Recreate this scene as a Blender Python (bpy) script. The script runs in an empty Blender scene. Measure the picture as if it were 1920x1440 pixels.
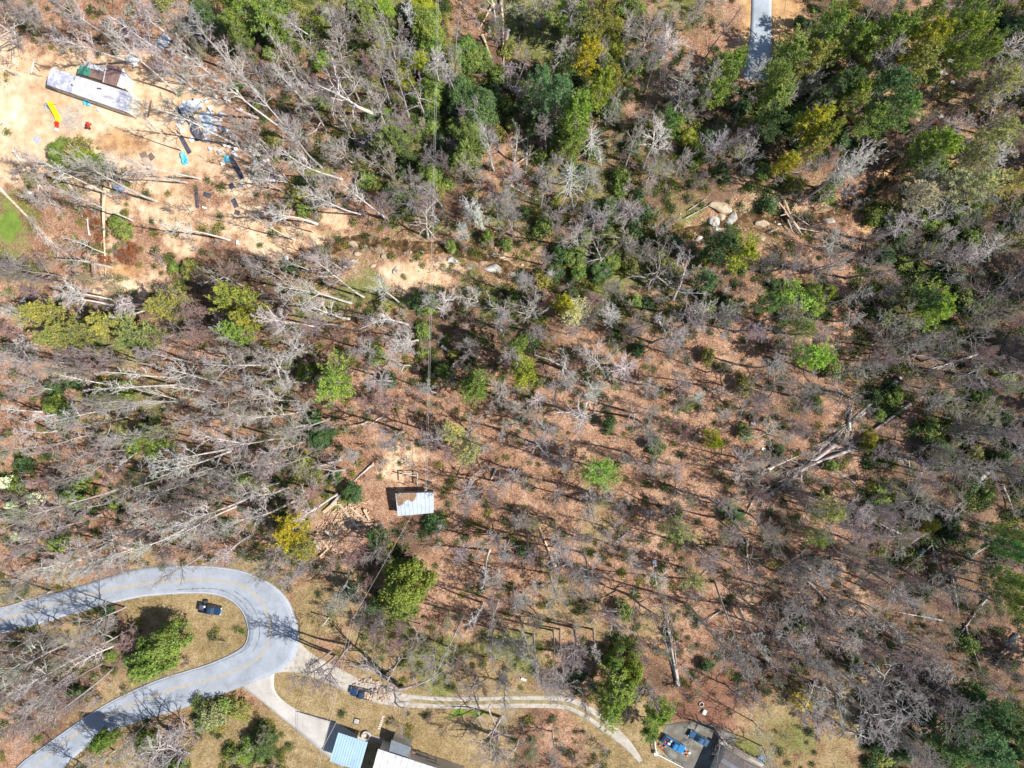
import bpy, math, random
import numpy as np
from mathutils import Vector, Matrix

rng = np.random.default_rng(11)
random.seed(11)
SC = bpy.context.scene

# ------------------------------------------------------------------ camera, sky, sun, exposure
H = 130.0                      # camera height above the ground (m); 240 m of ground across the frame
cam_d = bpy.data.cameras.new("camera")
cam_d.sensor_width = 36.0
cam_d.lens = 36.0 * H / 240.0
cam_d.clip_start = 1.0
cam_d.clip_end = 6000.0
cam = bpy.data.objects.new("camera", cam_d)
cam.location = (0, 0, H)
cam.rotation_euler = (0, 0, 0)
SC.collection.objects.link(cam)
SC.camera = cam

SUN_EL = math.radians(45.0)
SH = Vector((-0.961, 0.275, 0)).normalized()          # direction in which shadows fall
sun_vec = Vector((-SH.x * math.cos(SUN_EL), -SH.y * math.cos(SUN_EL), math.sin(SUN_EL)))

world = bpy.data.worlds.new("World")
SC.world = world
world.use_nodes = True
wn = world.node_tree
wn.nodes.clear()
w_out = wn.nodes.new("ShaderNodeOutputWorld")
w_bg = wn.nodes.new("ShaderNodeBackground")
w_sky = wn.nodes.new("ShaderNodeTexSky")
w_sky.sky_type = 'NISHITA'
w_sky.sun_disc = False
w_sky.sun_elevation = SUN_EL
w_sky.sun_rotation = math.atan2(sun_vec.x, sun_vec.y)
w_sky.altitude = 600
w_bg.inputs["Strength"].default_value = 0.085
wn.links.new(w_sky.outputs[0], w_bg.inputs[0])
wn.links.new(w_bg.outputs[0], w_out.inputs[0])

sun_d = bpy.data.lights.new("sun", 'SUN')
sun_d.energy = 5.0
sun_d.angle = math.radians(0.5)
sun_d.color = (1.0, 0.955, 0.88)
sun = bpy.data.objects.new("sun", sun_d)
sun.rotation_euler = sun_vec.to_track_quat('Z', 'Y').to_euler()
sun.location = (60, -40, 160)
SC.collection.objects.link(sun)

SC.view_settings.view_transform = 'Standard'
SC.view_settings.look = 'None'
SC.view_settings.exposure = 0.72
SC.view_settings.gamma = 1.0
SC.view_settings.use_curve_mapping = False
SC.cycles.max_bounces = 5
SC.cycles.diffuse_bounces = 3
SC.cycles.transparent_max_bounces = 4

# ------------------------------------------------------------------ generic helpers
def C(*a):
    return tuple(a) + (1.0,)

def link(o):
    SC.collection.objects.link(o)
    return o

def tag(o, label=None, cat=None, group=None, kind=None):
    if label: o["label"] = label
    if cat: o["category"] = cat
    if group: o["group"] = group
    if kind: o["kind"] = kind
    return o

def empty(name, loc=(0, 0, 0), rz=0.0):
    o = bpy.data.objects.new(name, None)
    o.empty_display_size = 0.3
    o.location = loc
    o.rotation_euler = (0, 0, rz)
    return link(o)

def vnoise(x, y, scale, seed=0):
    """smooth value noise in 0..1, vectorised"""
    x = np.asarray(x, float) / scale + 1000.0
    y = np.asarray(y, float) / scale + 1000.0
    xi = np.floor(x).astype(np.int64); yi = np.floor(y).astype(np.int64)
    fx = x - xi; fy = y - yi
    fx = fx * fx * (3 - 2 * fx); fy = fy * fy * (3 - 2 * fy)
    def h(a, b):
        n = (a * 374761393 + b * 668265263 + seed * 1442695041) & 0x7fffffff
        n = ((n ^ (n >> 13)) * 1274126177) & 0x7fffffff
        n = n ^ (n >> 16)
        return (n & 0xffff) / 65535.0
    return (h(xi, yi) * (1 - fx) + h(xi + 1, yi) * fx) * (1 - fy) + (h(xi, yi + 1) * (1 - fx) + h(xi + 1, yi + 1) * fx) * fy

def p2w(px, py):
    return ((px - 960.0) / 8.0, (720.0 - py) / 8.0)

CREEK_PX = [(1800, -60), (1795, 60), (1790, 140), (1768, 205), (1738, 270), (1690, 322), (1640, 362), (1560, 402), (1480, 412),
            (1400, 404), (1335, 424), (1275, 440), (1200, 452), (1130, 482), (1050, 520), (980, 512), (930, 492),
            (850, 468), (780, 462), (720, 455), (650, 452), (560, 492), (480, 522), (430, 516)]  # left tail lays a dark strip where there is only a shaded band

def catmull(pts, step=0.7):
    p = np.array(pts, float)
    out = []
    n = len(p)
    for i in range(n - 1):
        a = p[max(i - 1, 0)]; b = p[i]; c = p[i + 1]; d = p[min(i + 2, n - 1)]
        k = max(2, int(np.linalg.norm(c[:2] - b[:2]) / step))
        for t in np.linspace(0, 1, k, endpoint=False):
            out.append(0.5 * ((2 * b) + (-a + c) * t + (2 * a - 5 * b + 4 * c - d) * t * t + (-a + 3 * b - 3 * c + d) * t ** 3))
    out.append(p[-1])
    return np.array(out)

CREEK = catmull([p2w(*q) for q in CREEK_PX], 2.0)

def base_h(x, y):
    return 0.7 * np.sin(x / 41.0 + 0.8) * np.cos(y / 47.0) + 0.45 * np.sin((x + 1.3 * y) / 33.0)

def creek_d(x, y):
    x = np.asarray(x, float); y = np.asarray(y, float)
    d = np.full(x.shape, 1e9)
    for q in CREEK:
        d = np.minimum(d, (x - q[0]) ** 2 + (y - q[1]) ** 2)
    return np.sqrt(d)

def ground(x, y):
    x = np.asarray(x, float); y = np.asarray(y, float)
    return base_h(x, y) - 1.25 * np.exp(-(creek_d(x, y) / 3.2) ** 2)

def gz(x, y):
    return float(ground(np.array([x]), np.array([y]))[0])

def W(px, py, z=0.0):
    """world x, y of the point seen at pixel px, py when it lies z above the ground there"""
    x, y = p2w(px, py)
    zz = z + base_h(x, y)
    k = (H - zz) / H
    return x * k, y * k

def ground_pt(px, py):
    x, y = W(px, py)
    return Vector((x, y, gz(x, y)))

# ---------------- mesh building
def np_mesh(name, V, quads=None, tris=None, smooth=False):
    V = np.asarray(V, np.float32).reshape(-1, 3)
    nq = 0 if quads is None else len(quads)
    nt = 0 if tris is None else len(tris)
    me = bpy.data.meshes.new(name)
    me.vertices.add(len(V))
    me.vertices.foreach_set("co", V.ravel())
    loops = []
    if nq: loops.append(np.asarray(quads, np.int32).ravel())
    if nt: loops.append(np.asarray(tris, np.int32).ravel())
    loops = np.concatenate(loops)
    me.loops.add(len(loops))
    me.loops.foreach_set("vertex_index", loops)
    me.polygons.add(nq + nt)
    st = np.concatenate([np.arange(nq, dtype=np.int32) * 4, nq * 4 + np.arange(nt, dtype=np.int32) * 3])
    me.polygons.foreach_set("loop_start", st)
    me.update(calc_edges=True)
    if smooth:
        me.polygons.foreach_set("use_smooth", np.ones(nq + nt, bool))
    return me

class MB:
    """collects simple solids into one mesh"""
    def __init__(self):
        self.v = []; self.f = []
    def add(self, verts, faces):
        n = len(self.v)
        self.v += [tuple(q) for q in verts]
        self.f += [tuple(i + n for i in f) for f in faces]
        return self
    def box(self, c, s, rz=0.0, rot=None):
        M = rot if rot is not None else Matrix.Rotation(rz, 3, 'Z')
        hx, hy, hz = s[0] / 2, s[1] / 2, s[2] / 2
        vs = [Vector(c) + M @ Vector((x * hx, y * hy, z * hz)) for x, y, z in
              ((-1, -1, -1), (1, -1, -1), (1, 1, -1), (-1, 1, -1), (-1, -1, 1), (1, -1, 1), (1, 1, 1), (-1, 1, 1))]
        return self.add(vs, [(0, 3, 2, 1), (4, 5, 6, 7), (0, 1, 5, 4), (1, 2, 6, 5), (2, 3, 7, 6), (3, 0, 4, 7)])
    def cyl(self, a, b, r0, r1=None, k=10, caps=True):
        a = Vector(a); b = Vector(b); r1 = r0 if r1 is None else r1
        d = (b - a).normalized()
        u = d.orthogonal().normalized(); w = d.cross(u)
        vs = []
        for c, r in ((a, r0), (b, r1)):
            for i in range(k):
                t = 2 * math.pi * i / k
                vs.append(c + (u * math.cos(t) + w * math.sin(t)) * r)
        fs = [(i, (i + 1) % k, k + (i + 1) % k, k + i) for i in range(k)]
        if caps: fs += [tuple(range(k - 1, -1, -1)), tuple(range(k, 2 * k))]
        return self.add(vs, fs)
    def path(self, pts, r, k=5):
        for a, b in zip(pts[:-1], pts[1:]):
            self.cyl(a, b, r, r, k, caps=False)
        return self
    def prism(self, poly, z0, z1):
        """poly: list of (x, y) counter clockwise"""
        n = len(poly)
        z0 = z0 if hasattr(z0, '__len__') else [z0] * n
        z1 = z1 if hasattr(z1, '__len__') else [z1] * n
        vs = [(p[0], p[1], z) for p, z in zip(poly, z0)] + [(p[0], p[1], z) for p, z in zip(poly, z1)]
        fs = [tuple(range(n - 1, -1, -1)), tuple(range(n, 2 * n))] + [(i, (i + 1) % n, n + (i + 1) % n, n + i) for i in range(n)]
        return self.add(vs, fs)
    def loft(self, secs, caps=True):
        k = len(secs[0]); vs = [q for s in secs for q in s]; fs = []
        for j in range(len(secs) - 1):
            for i in range(k):
                fs.append((j * k + i, j * k + (i + 1) % k, (j + 1) * k + (i + 1) % k, (j + 1) * k + i))
        if caps:
            fs.append(tuple(range(k - 1, -1, -1))); fs.append(tuple(range((len(secs) - 1) * k, len(secs) * k)))
        return self.add(vs, fs)
    def sheet(self, nx, ny, fn):
        vs = [fn(i / nx, j / ny) for j in range(ny + 1) for i in range(nx + 1)]
        fs = [(j * (nx + 1) + i, j * (nx + 1) + i + 1, (j + 1) * (nx + 1) + i + 1, (j + 1) * (nx + 1) + i) for j in range(ny) for i in range(nx)]
        return self.add(vs, fs)
    def build(self, name, m, parent=None, smooth=False, bevel=0.0):
        me = bpy.data.meshes.new(name)
        me.from_pydata(self.v, [], self.f)
        me.update()
        if smooth:
            me.polygons.foreach_set("use_smooth", np.ones(len(me.polygons), bool))
        o = bpy.data.objects.new(name, me)
        if m is not None: me.materials.append(m)
        if parent is not None: o.parent = parent
        link(o)
        if bevel:
            b = o.modifiers.new("bevel", 'BEVEL'); b.width = bevel; b.segments = 2; b.limit_method = 'ANGLE'
        return o

# ---------------- materials
def new_mat(name):
    m = bpy.data.materials.new(name); m.use_nodes = True
    nt = m.node_tree
    return m, nt, nt.nodes["Principled BSDF"]

def N(nt, t, **kw):
    n = nt.nodes.new(t)
    for k, v in kw.items(): setattr(n, k, v)
    return n

def mixc(nt, fac, a, b, blend='MIX'):
    n = nt.nodes.new("ShaderNodeMix"); n.data_type = 'RGBA'; n.blend_type = blend
    for sock, v in ((n.inputs[0], fac), (n.inputs[6], a), (n.inputs[7], b)):
        if hasattr(v, "links") or isinstance(v, bpy.types.NodeSocket): nt.links.new(v, sock)
        else: sock.default_value = v
    return n.outputs[2]

def mth(nt, op, a, b=None, clamp=False):
    n = nt.nodes.new("ShaderNodeMath"); n.operation = op; n.use_clamp = clamp
    for s, v in ((n.inputs[0], a), (n.inputs[1], b)):
        if v is None: continue
        if isinstance(v, bpy.types.NodeSocket): nt.links.new(v, s)
        else: s.default_value = v
    return n.outputs[0]

def noise_n(nt, vec, scale, detail=3, rough=0.55):
    n = nt.nodes.new("ShaderNodeTexNoise"); n.inputs["Scale"].default_value = scale
    n.inputs["Detail"].default_value = detail; n.inputs["Roughness"].default_value = rough
    nt.links.new(vec, n.inputs["Vector"])
    return n.outputs["Fac"]

def ramp(nt, fac, stops):
    n = nt.nodes.new("ShaderNodeValToRGB")
    e = n.color_ramp.elements
    while len(e) < len(stops): e.new(0.5)
    for i, (p, c) in enumerate(stops):
        e[i].position = p; e[i].color = c if len(c) == 4 else tuple(c) + (1,)
    nt.links.new(fac, n.inputs[0])
    return n.outputs[0]

def bump(nt, bsdf, h, strength, dist=0.05):
    b = nt.nodes.new("ShaderNodeBump"); b.inputs["Strength"].default_value = strength; b.inputs["Distance"].default_value = dist
    nt.links.new(h, b.inputs["Height"]); nt.links.new(b.outputs[0], bsdf.inputs["Normal"])

def mat(name, col, rough=0.7, var=0.25, scale=2.0, metal=0.0, bmp=0.0, dirt=None, dirt_amt=0.5, spec=0.5, coat=0.0):
    """plain procedural material: a base colour broken up by two noises, optional dirt patches"""
    m, nt, b = new_mat(name)
    geo = N(nt, "ShaderNodeNewGeometry")
    pos = geo.outputs["Position"]
    n1 = noise_n(nt, pos, scale, 4); n2 = noise_n(nt, pos, scale * 0.18, 2)
    lo = tuple(c * (1 - var) for c in col[:3]) + (1,)
    hi = tuple(min(1, c * (1 + var)) for c in col[:3]) + (1,)
    c = ramp(nt, mth(nt, 'MULTIPLY', mth(nt, 'ADD', n1, n2), 0.5), [(0.35, lo), (0.65, hi)])
    if dirt is not None:
        f = ramp(nt, noise_n(nt, pos, scale * 0.5, 5, 0.65), [(0.62 - dirt_amt * 0.3, (0, 0, 0, 1)), (0.74 - dirt_amt * 0.2, (1, 1, 1, 1))])
        c = mixc(nt, f, c, C(*dirt))
    nt.links.new(c, b.inputs["Base Color"])
    b.inputs["Roughness"].default_value = rough
    b.inputs["Metallic"].default_value = metal
    b.inputs["Specular IOR Level"].default_value = spec
    b.inputs["Coat Weight"].default_value = coat
    b.inputs["Coat Roughness"].default_value = 0.08
    if bmp: bump(nt, b, n1, bmp, 0.03)
    return m

def bark_mat():
    m, nt, b = new_mat("bark")
    oi = N(nt, "ShaderNodeObjectInfo"); geo = N(nt, "ShaderNodeNewGeometry")
    n1 = noise_n(nt, geo.outputs["Position"], 1.3, 3)
    n2 = noise_n(nt, geo.outputs["Position"], 9.0, 2)
    f = ramp(nt, n1, [(0.3, (0.72, 0.70, 0.68, 1)), (0.7, (1.25, 1.25, 1.25, 1))])
    c = mixc(nt, 1.0, oi.outputs["Color"], f, 'MULTIPLY')
    f2 = ramp(nt, n2, [(0.3, (0.8, 0.8, 0.8, 1)), (0.7, (1.15, 1.15, 1.15, 1))])
    c = mixc(nt, 1.0, c, f2, 'MULTIPLY')
    nt.links.new(c, b.inputs["Base Color"])
    b.inputs["Roughness"].default_value = 0.85
    b.inputs["Specular IOR Level"].default_value = 0.2
    return m

def leaf_mat(name, use_obj=True, col=(0.1, 0.15, 0.03), trans=0.25, spread=0.45):
    m, nt, b = new_mat(name)
    geo = N(nt, "ShaderNodeNewGeometry")
    if use_obj:
        oi = N(nt, "ShaderNodeObjectInfo"); base = oi.outputs["Color"]
    else:
        rgb = N(nt, "ShaderNodeRGB"); rgb.outputs[0].default_value = C(*col); base = rgb.outputs[0]
    rnd = geo.outputs["Random Per Island"]
    clump = noise_n(nt, geo.outputs["Position"], 0.8, 2)
    f = ramp(nt, rnd, [(0.0, (1 - spread, 1 - spread, 1 - spread, 1)), (0.6, (1.0, 1.0, 1.0, 1)), (0.93, (1 + spread, 1 + spread * 0.9, 1 + spread * 0.3, 1)), (1.0, (1.7, 1.25, 0.9, 1))])
    f2 = ramp(nt, clump, [(0.33, (0.68, 0.80, 0.9, 1)), (0.66, (1.3, 1.18, 0.95, 1))])
    c = mixc(nt, 1.0, mixc(nt, 1.0, base, f, 'MULTIPLY'), f2, 'MULTIPLY')
    nt.links.new(c, b.inputs["Base Color"])
    b.inputs["Roughness"].default_value = 0.6
    b.inputs["Specular IOR Level"].default_value = 0.3
    tr = N(nt, "ShaderNodeBsdfTranslucent"); nt.links.new(c, tr.inputs[0])
    mx = N(nt, "ShaderNodeMixShader"); mx.inputs[0].default_value = trans
    out = [n for n in nt.nodes if n.type == 'OUTPUT_MATERIAL'][0]
    nt.links.new(b.outputs[0], mx.inputs[1]); nt.links.new(tr.outputs[0], mx.inputs[2]); nt.links.new(mx.outputs[0], out.inputs[0])
    return m

BARK = bark_mat()
LEAF = leaf_mat("leaf_tissue")

# ------------------------------------------------------------------ ground cover map (60 pixel cells = 7.5 m)
GC = ["lllllllmggggggllggglllloommmlmmm"[:32],
"slllllmlmggggglmmgglllldommmoomm",
"ssssssllmmlgggmmmgglllmommmoorrm",
"ssssssslllmmggmmmmgmmmmmmmmmmrrm",
"ssssssslllmgmmllllmgmmmmmmmmmrrm",
"slsssslslgllmmllllgmmmmmmmloorrm",
"kllssssssssllmmgmmllmmrrrrloommm",
"kklsssssssrrrsrrgmggmrrrrllllmmm",
"gllssmmmmrrrssrrrmggllmmllllmmmm",
"lmmmmmmmmmgglmmmmmmllmmlgglmmmgm",
"llgggllmlmllmmmmmmlllllllllmmmmm",
"lllllllmmmmllmllmlllllllllllmmlm",
"llglglllglllllllllllllllllllllmm",
"lllglmllmmllllllllllllllllllllmm",
"llllmmmmmgllslllllllllllllllmmmm",
"llllmmmmmmgllllllldlllllllllmmml",
"lllllmmlmgllmmlldldmldllllmmmlll",
"lllldlldgllmmllllllllmmllllmmlll",
"dddddddddldlllllldlllllllllllmml",
"dddmdddddddggllldddddllllllmmlll",
"mmmmddddddldggggglddllmmllmmmmll",
"mmmddddldddddgddddlmmmhhmmddmmmm",
"lmdddmddddddddddmldddhhdgdddmmmm",
"ldddddddddddddddmlddddggdddmmmmm"]
VC = ["BBbbbbqpyyxxxyabfyyybba..ppbqpqE",
"abbbbbBxxxxyxyaffbyybaa..qppqqex",
"a......bBbBBxyeeyqqybaxxqepxqpbB",
".......bxBBxxeEEeqqxbxxEeqqqpbbo",
"..x....bxxBxyxexbyqxxyBxppexbpob",
"fbbb....bxbxexbbbbxebxxxxbbbbqoo",
".fff.b..bxbbxbobexxxbb..bbabbxEx",
".f.f..b.abbb.bxbxxexebx.bbabBxxb",
"b.bb.ebrbbb..abbxxexxBxxbbbbbxbb",
"rbbbbrrbbbbxbxbbexrbxeebeybrb.bb",
"B....rbbbbbbbxbbxbbxbbaaaaaabxbr",
"bbrrbbbBBxbbbexbbbbbbaaaaaabbbrb",
"bxbxbbbBbbrrababbbbbababbbfabxBB",
"bbbbxbBBBxaaabaabbaabraaabbaaxbb",
"xbbbebBBBybaa.oabaaaababBBbaabxB",
"xbexbBBBxbx...abaabaabbabboabaxb",
"xxbbBBBbBobrrxabbaabobbabobbBbaa",
"bbbbbbbbBorrx.bbbbbbaabbbBBbbaap",
"b.........ax..abbbaaboaabbbbbaap",
"BBbb.......brrabaabxbbaabbBbabaa",
"bBbra......rbbbbbbbyrbbbbBBBBaab",
"BBb.......b.ababbbxybr.bbbBBBBba",
"ab..bbe.e...a...bbr......a.bBBEE",
"..bbbb.ee......bbbr........EBBEE"]
def recell(grid, cells, ch):
    for (j, i) in cells:
        row = list(grid[j]); row[i] = ch; grid[j] = "".join(row)
recell(GC, [(6, 4), (6, 6), (6, 8), (6, 10), (7, 4), (7, 6), (7, 7)], "l")
recell(VC, [(j, i) for j in range(6, 17) for i in range(27, 31) if (j + i) % 3 == 0], "e")
recell(VC, [(j, i) for j in range(9, 22) for i in range(26, 32) if (j + 2 * i) % 3 == 1], "B")
recell(GC, [(6, 0), (7, 0)], "g")
recell(GC, [(7, 1)], "l")
recell(GC, [(j, i) for j in range(5, 20) for i in range(27, 32) if (j * 3 + i) % 2 == 0], "m")  # darker cells put the wood's shade into the ground colour at the right edge
recell(VC, [(j, i) for j in range(6, 10) for i in range(15, 22) if (j + i) % 2 == 0], "x")
recell(GC, [(j, i) for j in range(0, 10) for i in range(9, 22) if (j * 2 + i) % 3 == 0], "g")
recell(VC, [(19, 0), (19, 1), (20, 0), (20, 2), (20, 3), (21, 2), (22, 0)], "B")
recell(VC, [(19, 2), (19, 3), (20, 4), (21, 3), (22, 1)], "b")
VC = ["".join({"a": "b", "b": "B"}.get(c, c) if (i >= 23 and 9 <= j <= 22 and (i * 7 + j * 5) % 4) else c for i, c in enumerate(r)) for j, r in enumerate(VC)]
GC = ["".join("m" if (c == "l" and i >= 22 and j >= 9 and (i * 5 + j * 3) % 3 == 0) else c for i, c in enumerate(r)) for j, r in enumerate(GC)]  # litter darkened at the lower right too, shade painted into the ground cover
for _g in (GC, VC):
    for _i, _r in enumerate(_g):
        _g[_i] = (_r + "m" * 32)[:32] if _g is GC else (_r + "." * 32)[:32]

LAYERS = "sdgmkrho"
gridmap = np.zeros((24, 32, 8))
for j, row in enumerate(GC):
    for i, ch in enumerate(row):
        if ch in LAYERS: gridmap[j, i, LAYERS.index(ch)] = 1.0

# finer patches painted over the cell map: px, py, rx, ry, layer, strength
PATCH = [(8, 425, 30, 44, 'k', 1.0), (50, 458, 24, 16, 'k', .5), (865, 1340, 70, 9, 'k', 1.1), (235, 505, 40, 14, 'o', 1.3), (772, 500, 55, 20, 's', 1.3),
         (630, 412, 24, 22, 's', 1.3), (655, 457, 26, 20, 's', 1.0), (500, 440, 40, 22, 's', .9), (815, 505, 26, 16, 's', 1.0),
         (930, 480, 30, 20, 's', .8), (150, 225, 150, 60, 's', 1.0), (40, 250, 70, 60, 's', 1.2), (330, 260, 80, 70, 's', .7), (230, 270, 60, 30, 'o', .8),
         (1475, 40, 26, 40, 'o', 1.2), (1610, 110, 40, 16, 'o', 1.4), (1560, 110, 40, 18, 'o', .8), (1640, 150, 16, 10, 'o', 1.2),
         (1300, 1330, 52, 26, 'h', 1.4), (1290, 1305, 26, 18, 'h', 1.0), (1480, 1330, 60, 40, 'd', 1.2), (1500, 1390, 60, 50, 'g', .7),
         (1690, 335, 60, 16, 'o', .9), (790, 470, 60, 22, 'o', .7), (1180, 1340, 40, 60, 'd', 1.1), (780, 860, 60, 36, 's', .45),
         (600, 1130, 50, 60, 'd', .9), (400, 1190, 70, 50, 'd', 1.2), (60, 150, 60, 40, 's', .8), (270, 110, 60, 30, 's', .5),
         (1500, 400, 60, 30, 's', .5), (1440, 470, 50, 24, 's', .45), (1620, 390, 50, 20, 's', .5), (1330, 570, 40, 24, 's', .3),
         (120, 100, 60, 22, 's', .9), (150, 400, 40, 30, 'h', .5), (235, 475, 40, 30, 'h', .7), (185, 425, 50, 30, 'h', .6),
         (920, 50, 20, 40, 'o', .5), (520, 470, 60, 20, 's', .5), (270, 390, 100, 30, 's', .5), (400, 430, 90, 30, 's', .5),
         (1180, 1420, 30, 26, 'd', 1), (1110, 1130, 50, 30, 'g', .5), (1150, 1200, 40, 30, 'g', .6), (990, 1190, 70, 30, 'g', .5), (1340, 1375, 40, 14, 'd', .5)]

def cover(x, y):
    """ground cover weights at world x, y -> (..., 8)"""
    px = x * 8 + 960; py = 720 - y * 8
    wx = (vnoise(x, y, 5.5, 3) - .5) * 66 + (vnoise(x, y, 1.8, 4) - .5) * 26
    wy = (vnoise(x, y, 5.5, 5) - .5) * 66 + (vnoise(x, y, 1.8, 6) - .5) * 26
    u = np.clip((px + wx) / 60 - .5, 0, 30.999); v = np.clip((py + wy) / 60 - .5, 0, 22.999)
    i = u.astype(int); j = v.astype(int); fu = (u - i)[..., None]; fv = (v - j)[..., None]
    c = (gridmap[j, i] * (1 - fu) + gridmap[j, i + 1] * fu) * (1 - fv) + (gridmap[j + 1, i] * (1 - fu) + gridmap[j + 1, i + 1] * fu) * fv
    c = c * 0.9
    for (a, b, rx, ry, ch, s) in PATCH:
        q = np.exp(-(((px + wx * .35 - a) / rx) ** 2 + ((py + wy * .35 - b) / ry) ** 2) * 1.2) * s
        k = LAYERS.index(ch)
        c *= (1 - np.clip(q, 0, 1))[..., None]
        c[..., k] += q
    return np.clip(c, 0, 1)

def axis(lim, far, step=1.0):
    a = list(np.arange(-lim, lim + 1e-6, step)); s = step; x = lim; ext = []
    while x < far:
        s *= 1.35; x += s; ext.append(x)
    return np.array([-e for e in reversed(ext)] + a + ext)

ax = axis(150, 2500); ay = axis(115, 2500)
XX, YY = np.meshgrid(ax, ay)
ZZ = ground(XX.ravel(), YY.ravel()).reshape(XX.shape)
near = np.exp(-np.maximum(0, np.hypot(XX, YY) - 200) / 300.0)
ZZ = ZZ * near
CV = cover(XX, YY)
nx, ny = len(ax), len(ay)
idx = np.arange(nx * ny).reshape(ny, nx)
quads = np.stack([idx[:-1, :-1], idx[:-1, 1:], idx[1:, 1:], idx[1:, :-1]], -1).reshape(-1, 4)
gme = np_mesh("ground", np.stack([XX, YY, ZZ], -1), quads, smooth=True)
for nm, sl in (("cover_a", slice(0, 4)), ("cover_b", slice(4, 8))):
    at = gme.attributes.new(nm, 'FLOAT_COLOR', 'POINT')
    at.data.foreach_set("color", CV[..., sl].reshape(-1, 4).astype(np.float32).ravel())

def litter_color(nt, pos):
    """leaf litter: large patches, leaf sized cells, fine specks"""
    n_big = noise_n(nt, pos, 0.07, 3, 0.6)
    n_mid = noise_n(nt, pos, 0.45, 4, 0.6)
    n_fine = noise_n(nt, pos, 3.2, 3, 0.7)
    v = nt.nodes.new("ShaderNodeTexVoronoi"); v.inputs["Scale"].default_value = 5.0; nt.links.new(pos, v.inputs["Vector"])
    sep = nt.nodes.new("ShaderNodeSeparateColor"); nt.links.new(v.outputs["Color"], sep.inputs[0])
    s = mth(nt, 'ADD', mth(nt, 'MULTIPLY', n_mid, 0.42), mth(nt, 'MULTIPLY', n_fine, 0.36))
    s = mth(nt, 'ADD', s, mth(nt, 'MULTIPLY', sep.outputs[0], 0.20))
    s = mth(nt, 'ADD', s, mth(nt, 'MULTIPLY', n_big, 0.32))
    c = ramp(nt, s, [(0.44, (0.075, 0.038, 0.022)), (0.56, (0.20, 0.107, 0.063)), (0.69, (0.34, 0.194, 0.123)), (0.86, (0.52, 0.38, 0.28))])
    return c, s, n_big, n_mid, n_fine, sep.outputs[1]

def ground_material():
    m, nt, b = new_mat("leaf_litter_soil")
    geo = N(nt, "ShaderNodeNewGeometry"); pos = geo.outputs["Position"]
    c, s, nb, nm_, nf, cell = litter_color(nt, pos)
    A = N(nt, "ShaderNodeAttribute", attribute_name="cover_a"); B = N(nt, "ShaderNodeAttribute", attribute_name="cover_b")
    sa = N(nt, "ShaderNodeSeparateColor"); nt.links.new(A.outputs["Color"], sa.inputs[0])
    sb = N(nt, "ShaderNodeSeparateColor"); nt.links.new(B.outputs["Color"], sb.inputs[0])
    w = {'s': sa.outputs[0], 'd': sa.outputs[1], 'g': sa.outputs[2], 'm': A.outputs["Alpha"],
         'k': sb.outputs[0], 'r': sb.outputs[1], 'h': sb.outputs[2], 'o': B.outputs["Alpha"]}
    mixn = mth(nt, 'ADD', mth(nt, 'MULTIPLY', nm_, 1.0), mth(nt, 'MULTIPLY', nf, 0.8))     # about 0.9 on average
    def fac(k, gain=2.2, off=-0.62):
        t = mth(nt, 'ADD', w[k], mth(nt, 'MULTIPLY', mth(nt, 'SUBTRACT', mixn, 0.9), 0.9))
        return mth(nt, 'ADD', mth(nt, 'MULTIPLY', t, gain), off, clamp=True)
    def two(a, b_, f): return ramp(nt, f, [(0.35, a), (0.7, b_)])
    c = mixc(nt, mth(nt, 'MULTIPLY', fac('m'), 0.8), c, two((0.045, 0.030, 0.020), (0.20, 0.13, 0.085), mth(nt, 'MULTIPLY', s, 0.75)))
    c = mixc(nt, mth(nt, 'MULTIPLY', fac('d'), 0.85), c, ramp(nt, mth(nt, 'MULTIPLY', s, 0.75), [(0.32, (0.085, 0.075, 0.028)), (0.48, (0.235, 0.175, 0.080)), (0.64, (0.40, 0.31, 0.18))]))
    c = mixc(nt, mth(nt, 'MULTIPLY', fac('g'), 0.85), c, ramp(nt, mth(nt, 'MULTIPLY', s, 0.75), [(0.32, (0.035, 0.060, 0.014)), (0.5, (0.12, 0.155, 0.035)), (0.66, (0.27, 0.25, 0.11))]))
    c = mixc(nt, fac('r'), c, ramp(nt, mth(nt, 'MULTIPLY', s, 0.75), [(0.36, (0.06, 0.038, 0.02)), (0.5, (0.26, 0.16, 0.08)), (0.62, (0.50, 0.40, 0.28))]))
    c = mixc(nt, mth(nt, 'MULTIPLY', fac('h'), 0.8), c, two((0.10, 0.045, 0.03), (0.27, 0.13, 0.085), mth(nt, 'MULTIPLY', s, 0.75)))
    sand = ramp(nt, mth(nt, 'ADD', mth(nt, 'MULTIPLY', nm_, 0.6), mth(nt, 'MULTIPLY', nb, 0.4)), [(0.32, (0.36, 0.205, 0.115)), (0.44, (0.54, 0.355, 0.215)), (0.58, (0.67, 0.50, 0.335)), (0.70, (0.80, 0.67, 0.50))])
    sand = mixc(nt, mth(nt, 'MULTIPLY', mth(nt, 'SUBTRACT', nf, 0.5), 0.5, clamp=True), sand, C(0.35, 0.2, 0.12))
    c = mixc(nt, fac('s'), c, sand)
    c = mixc(nt, fac('o'), c, two((0.36, 0.20, 0.09), (0.60, 0.39, 0.20), nm_))
    c = mixc(nt, fac('k', 3.0, -1.2), c, two((0.10, 0.165, 0.025), (0.19, 0.26, 0.05), nm_))
    nt.links.new(c, b.inputs["Base Color"])
    b.inputs["Roughness"].default_value = 0.95; b.inputs["Specular IOR Level"].default_value = 0.15
    bump(nt, b, s, 0.9, 0.12)
    return m

GROUND_M = ground_material()
gme.materials.append(GROUND_M)
tag(link(bpy.data.objects.new("ground", gme)), kind="structure")

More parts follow.
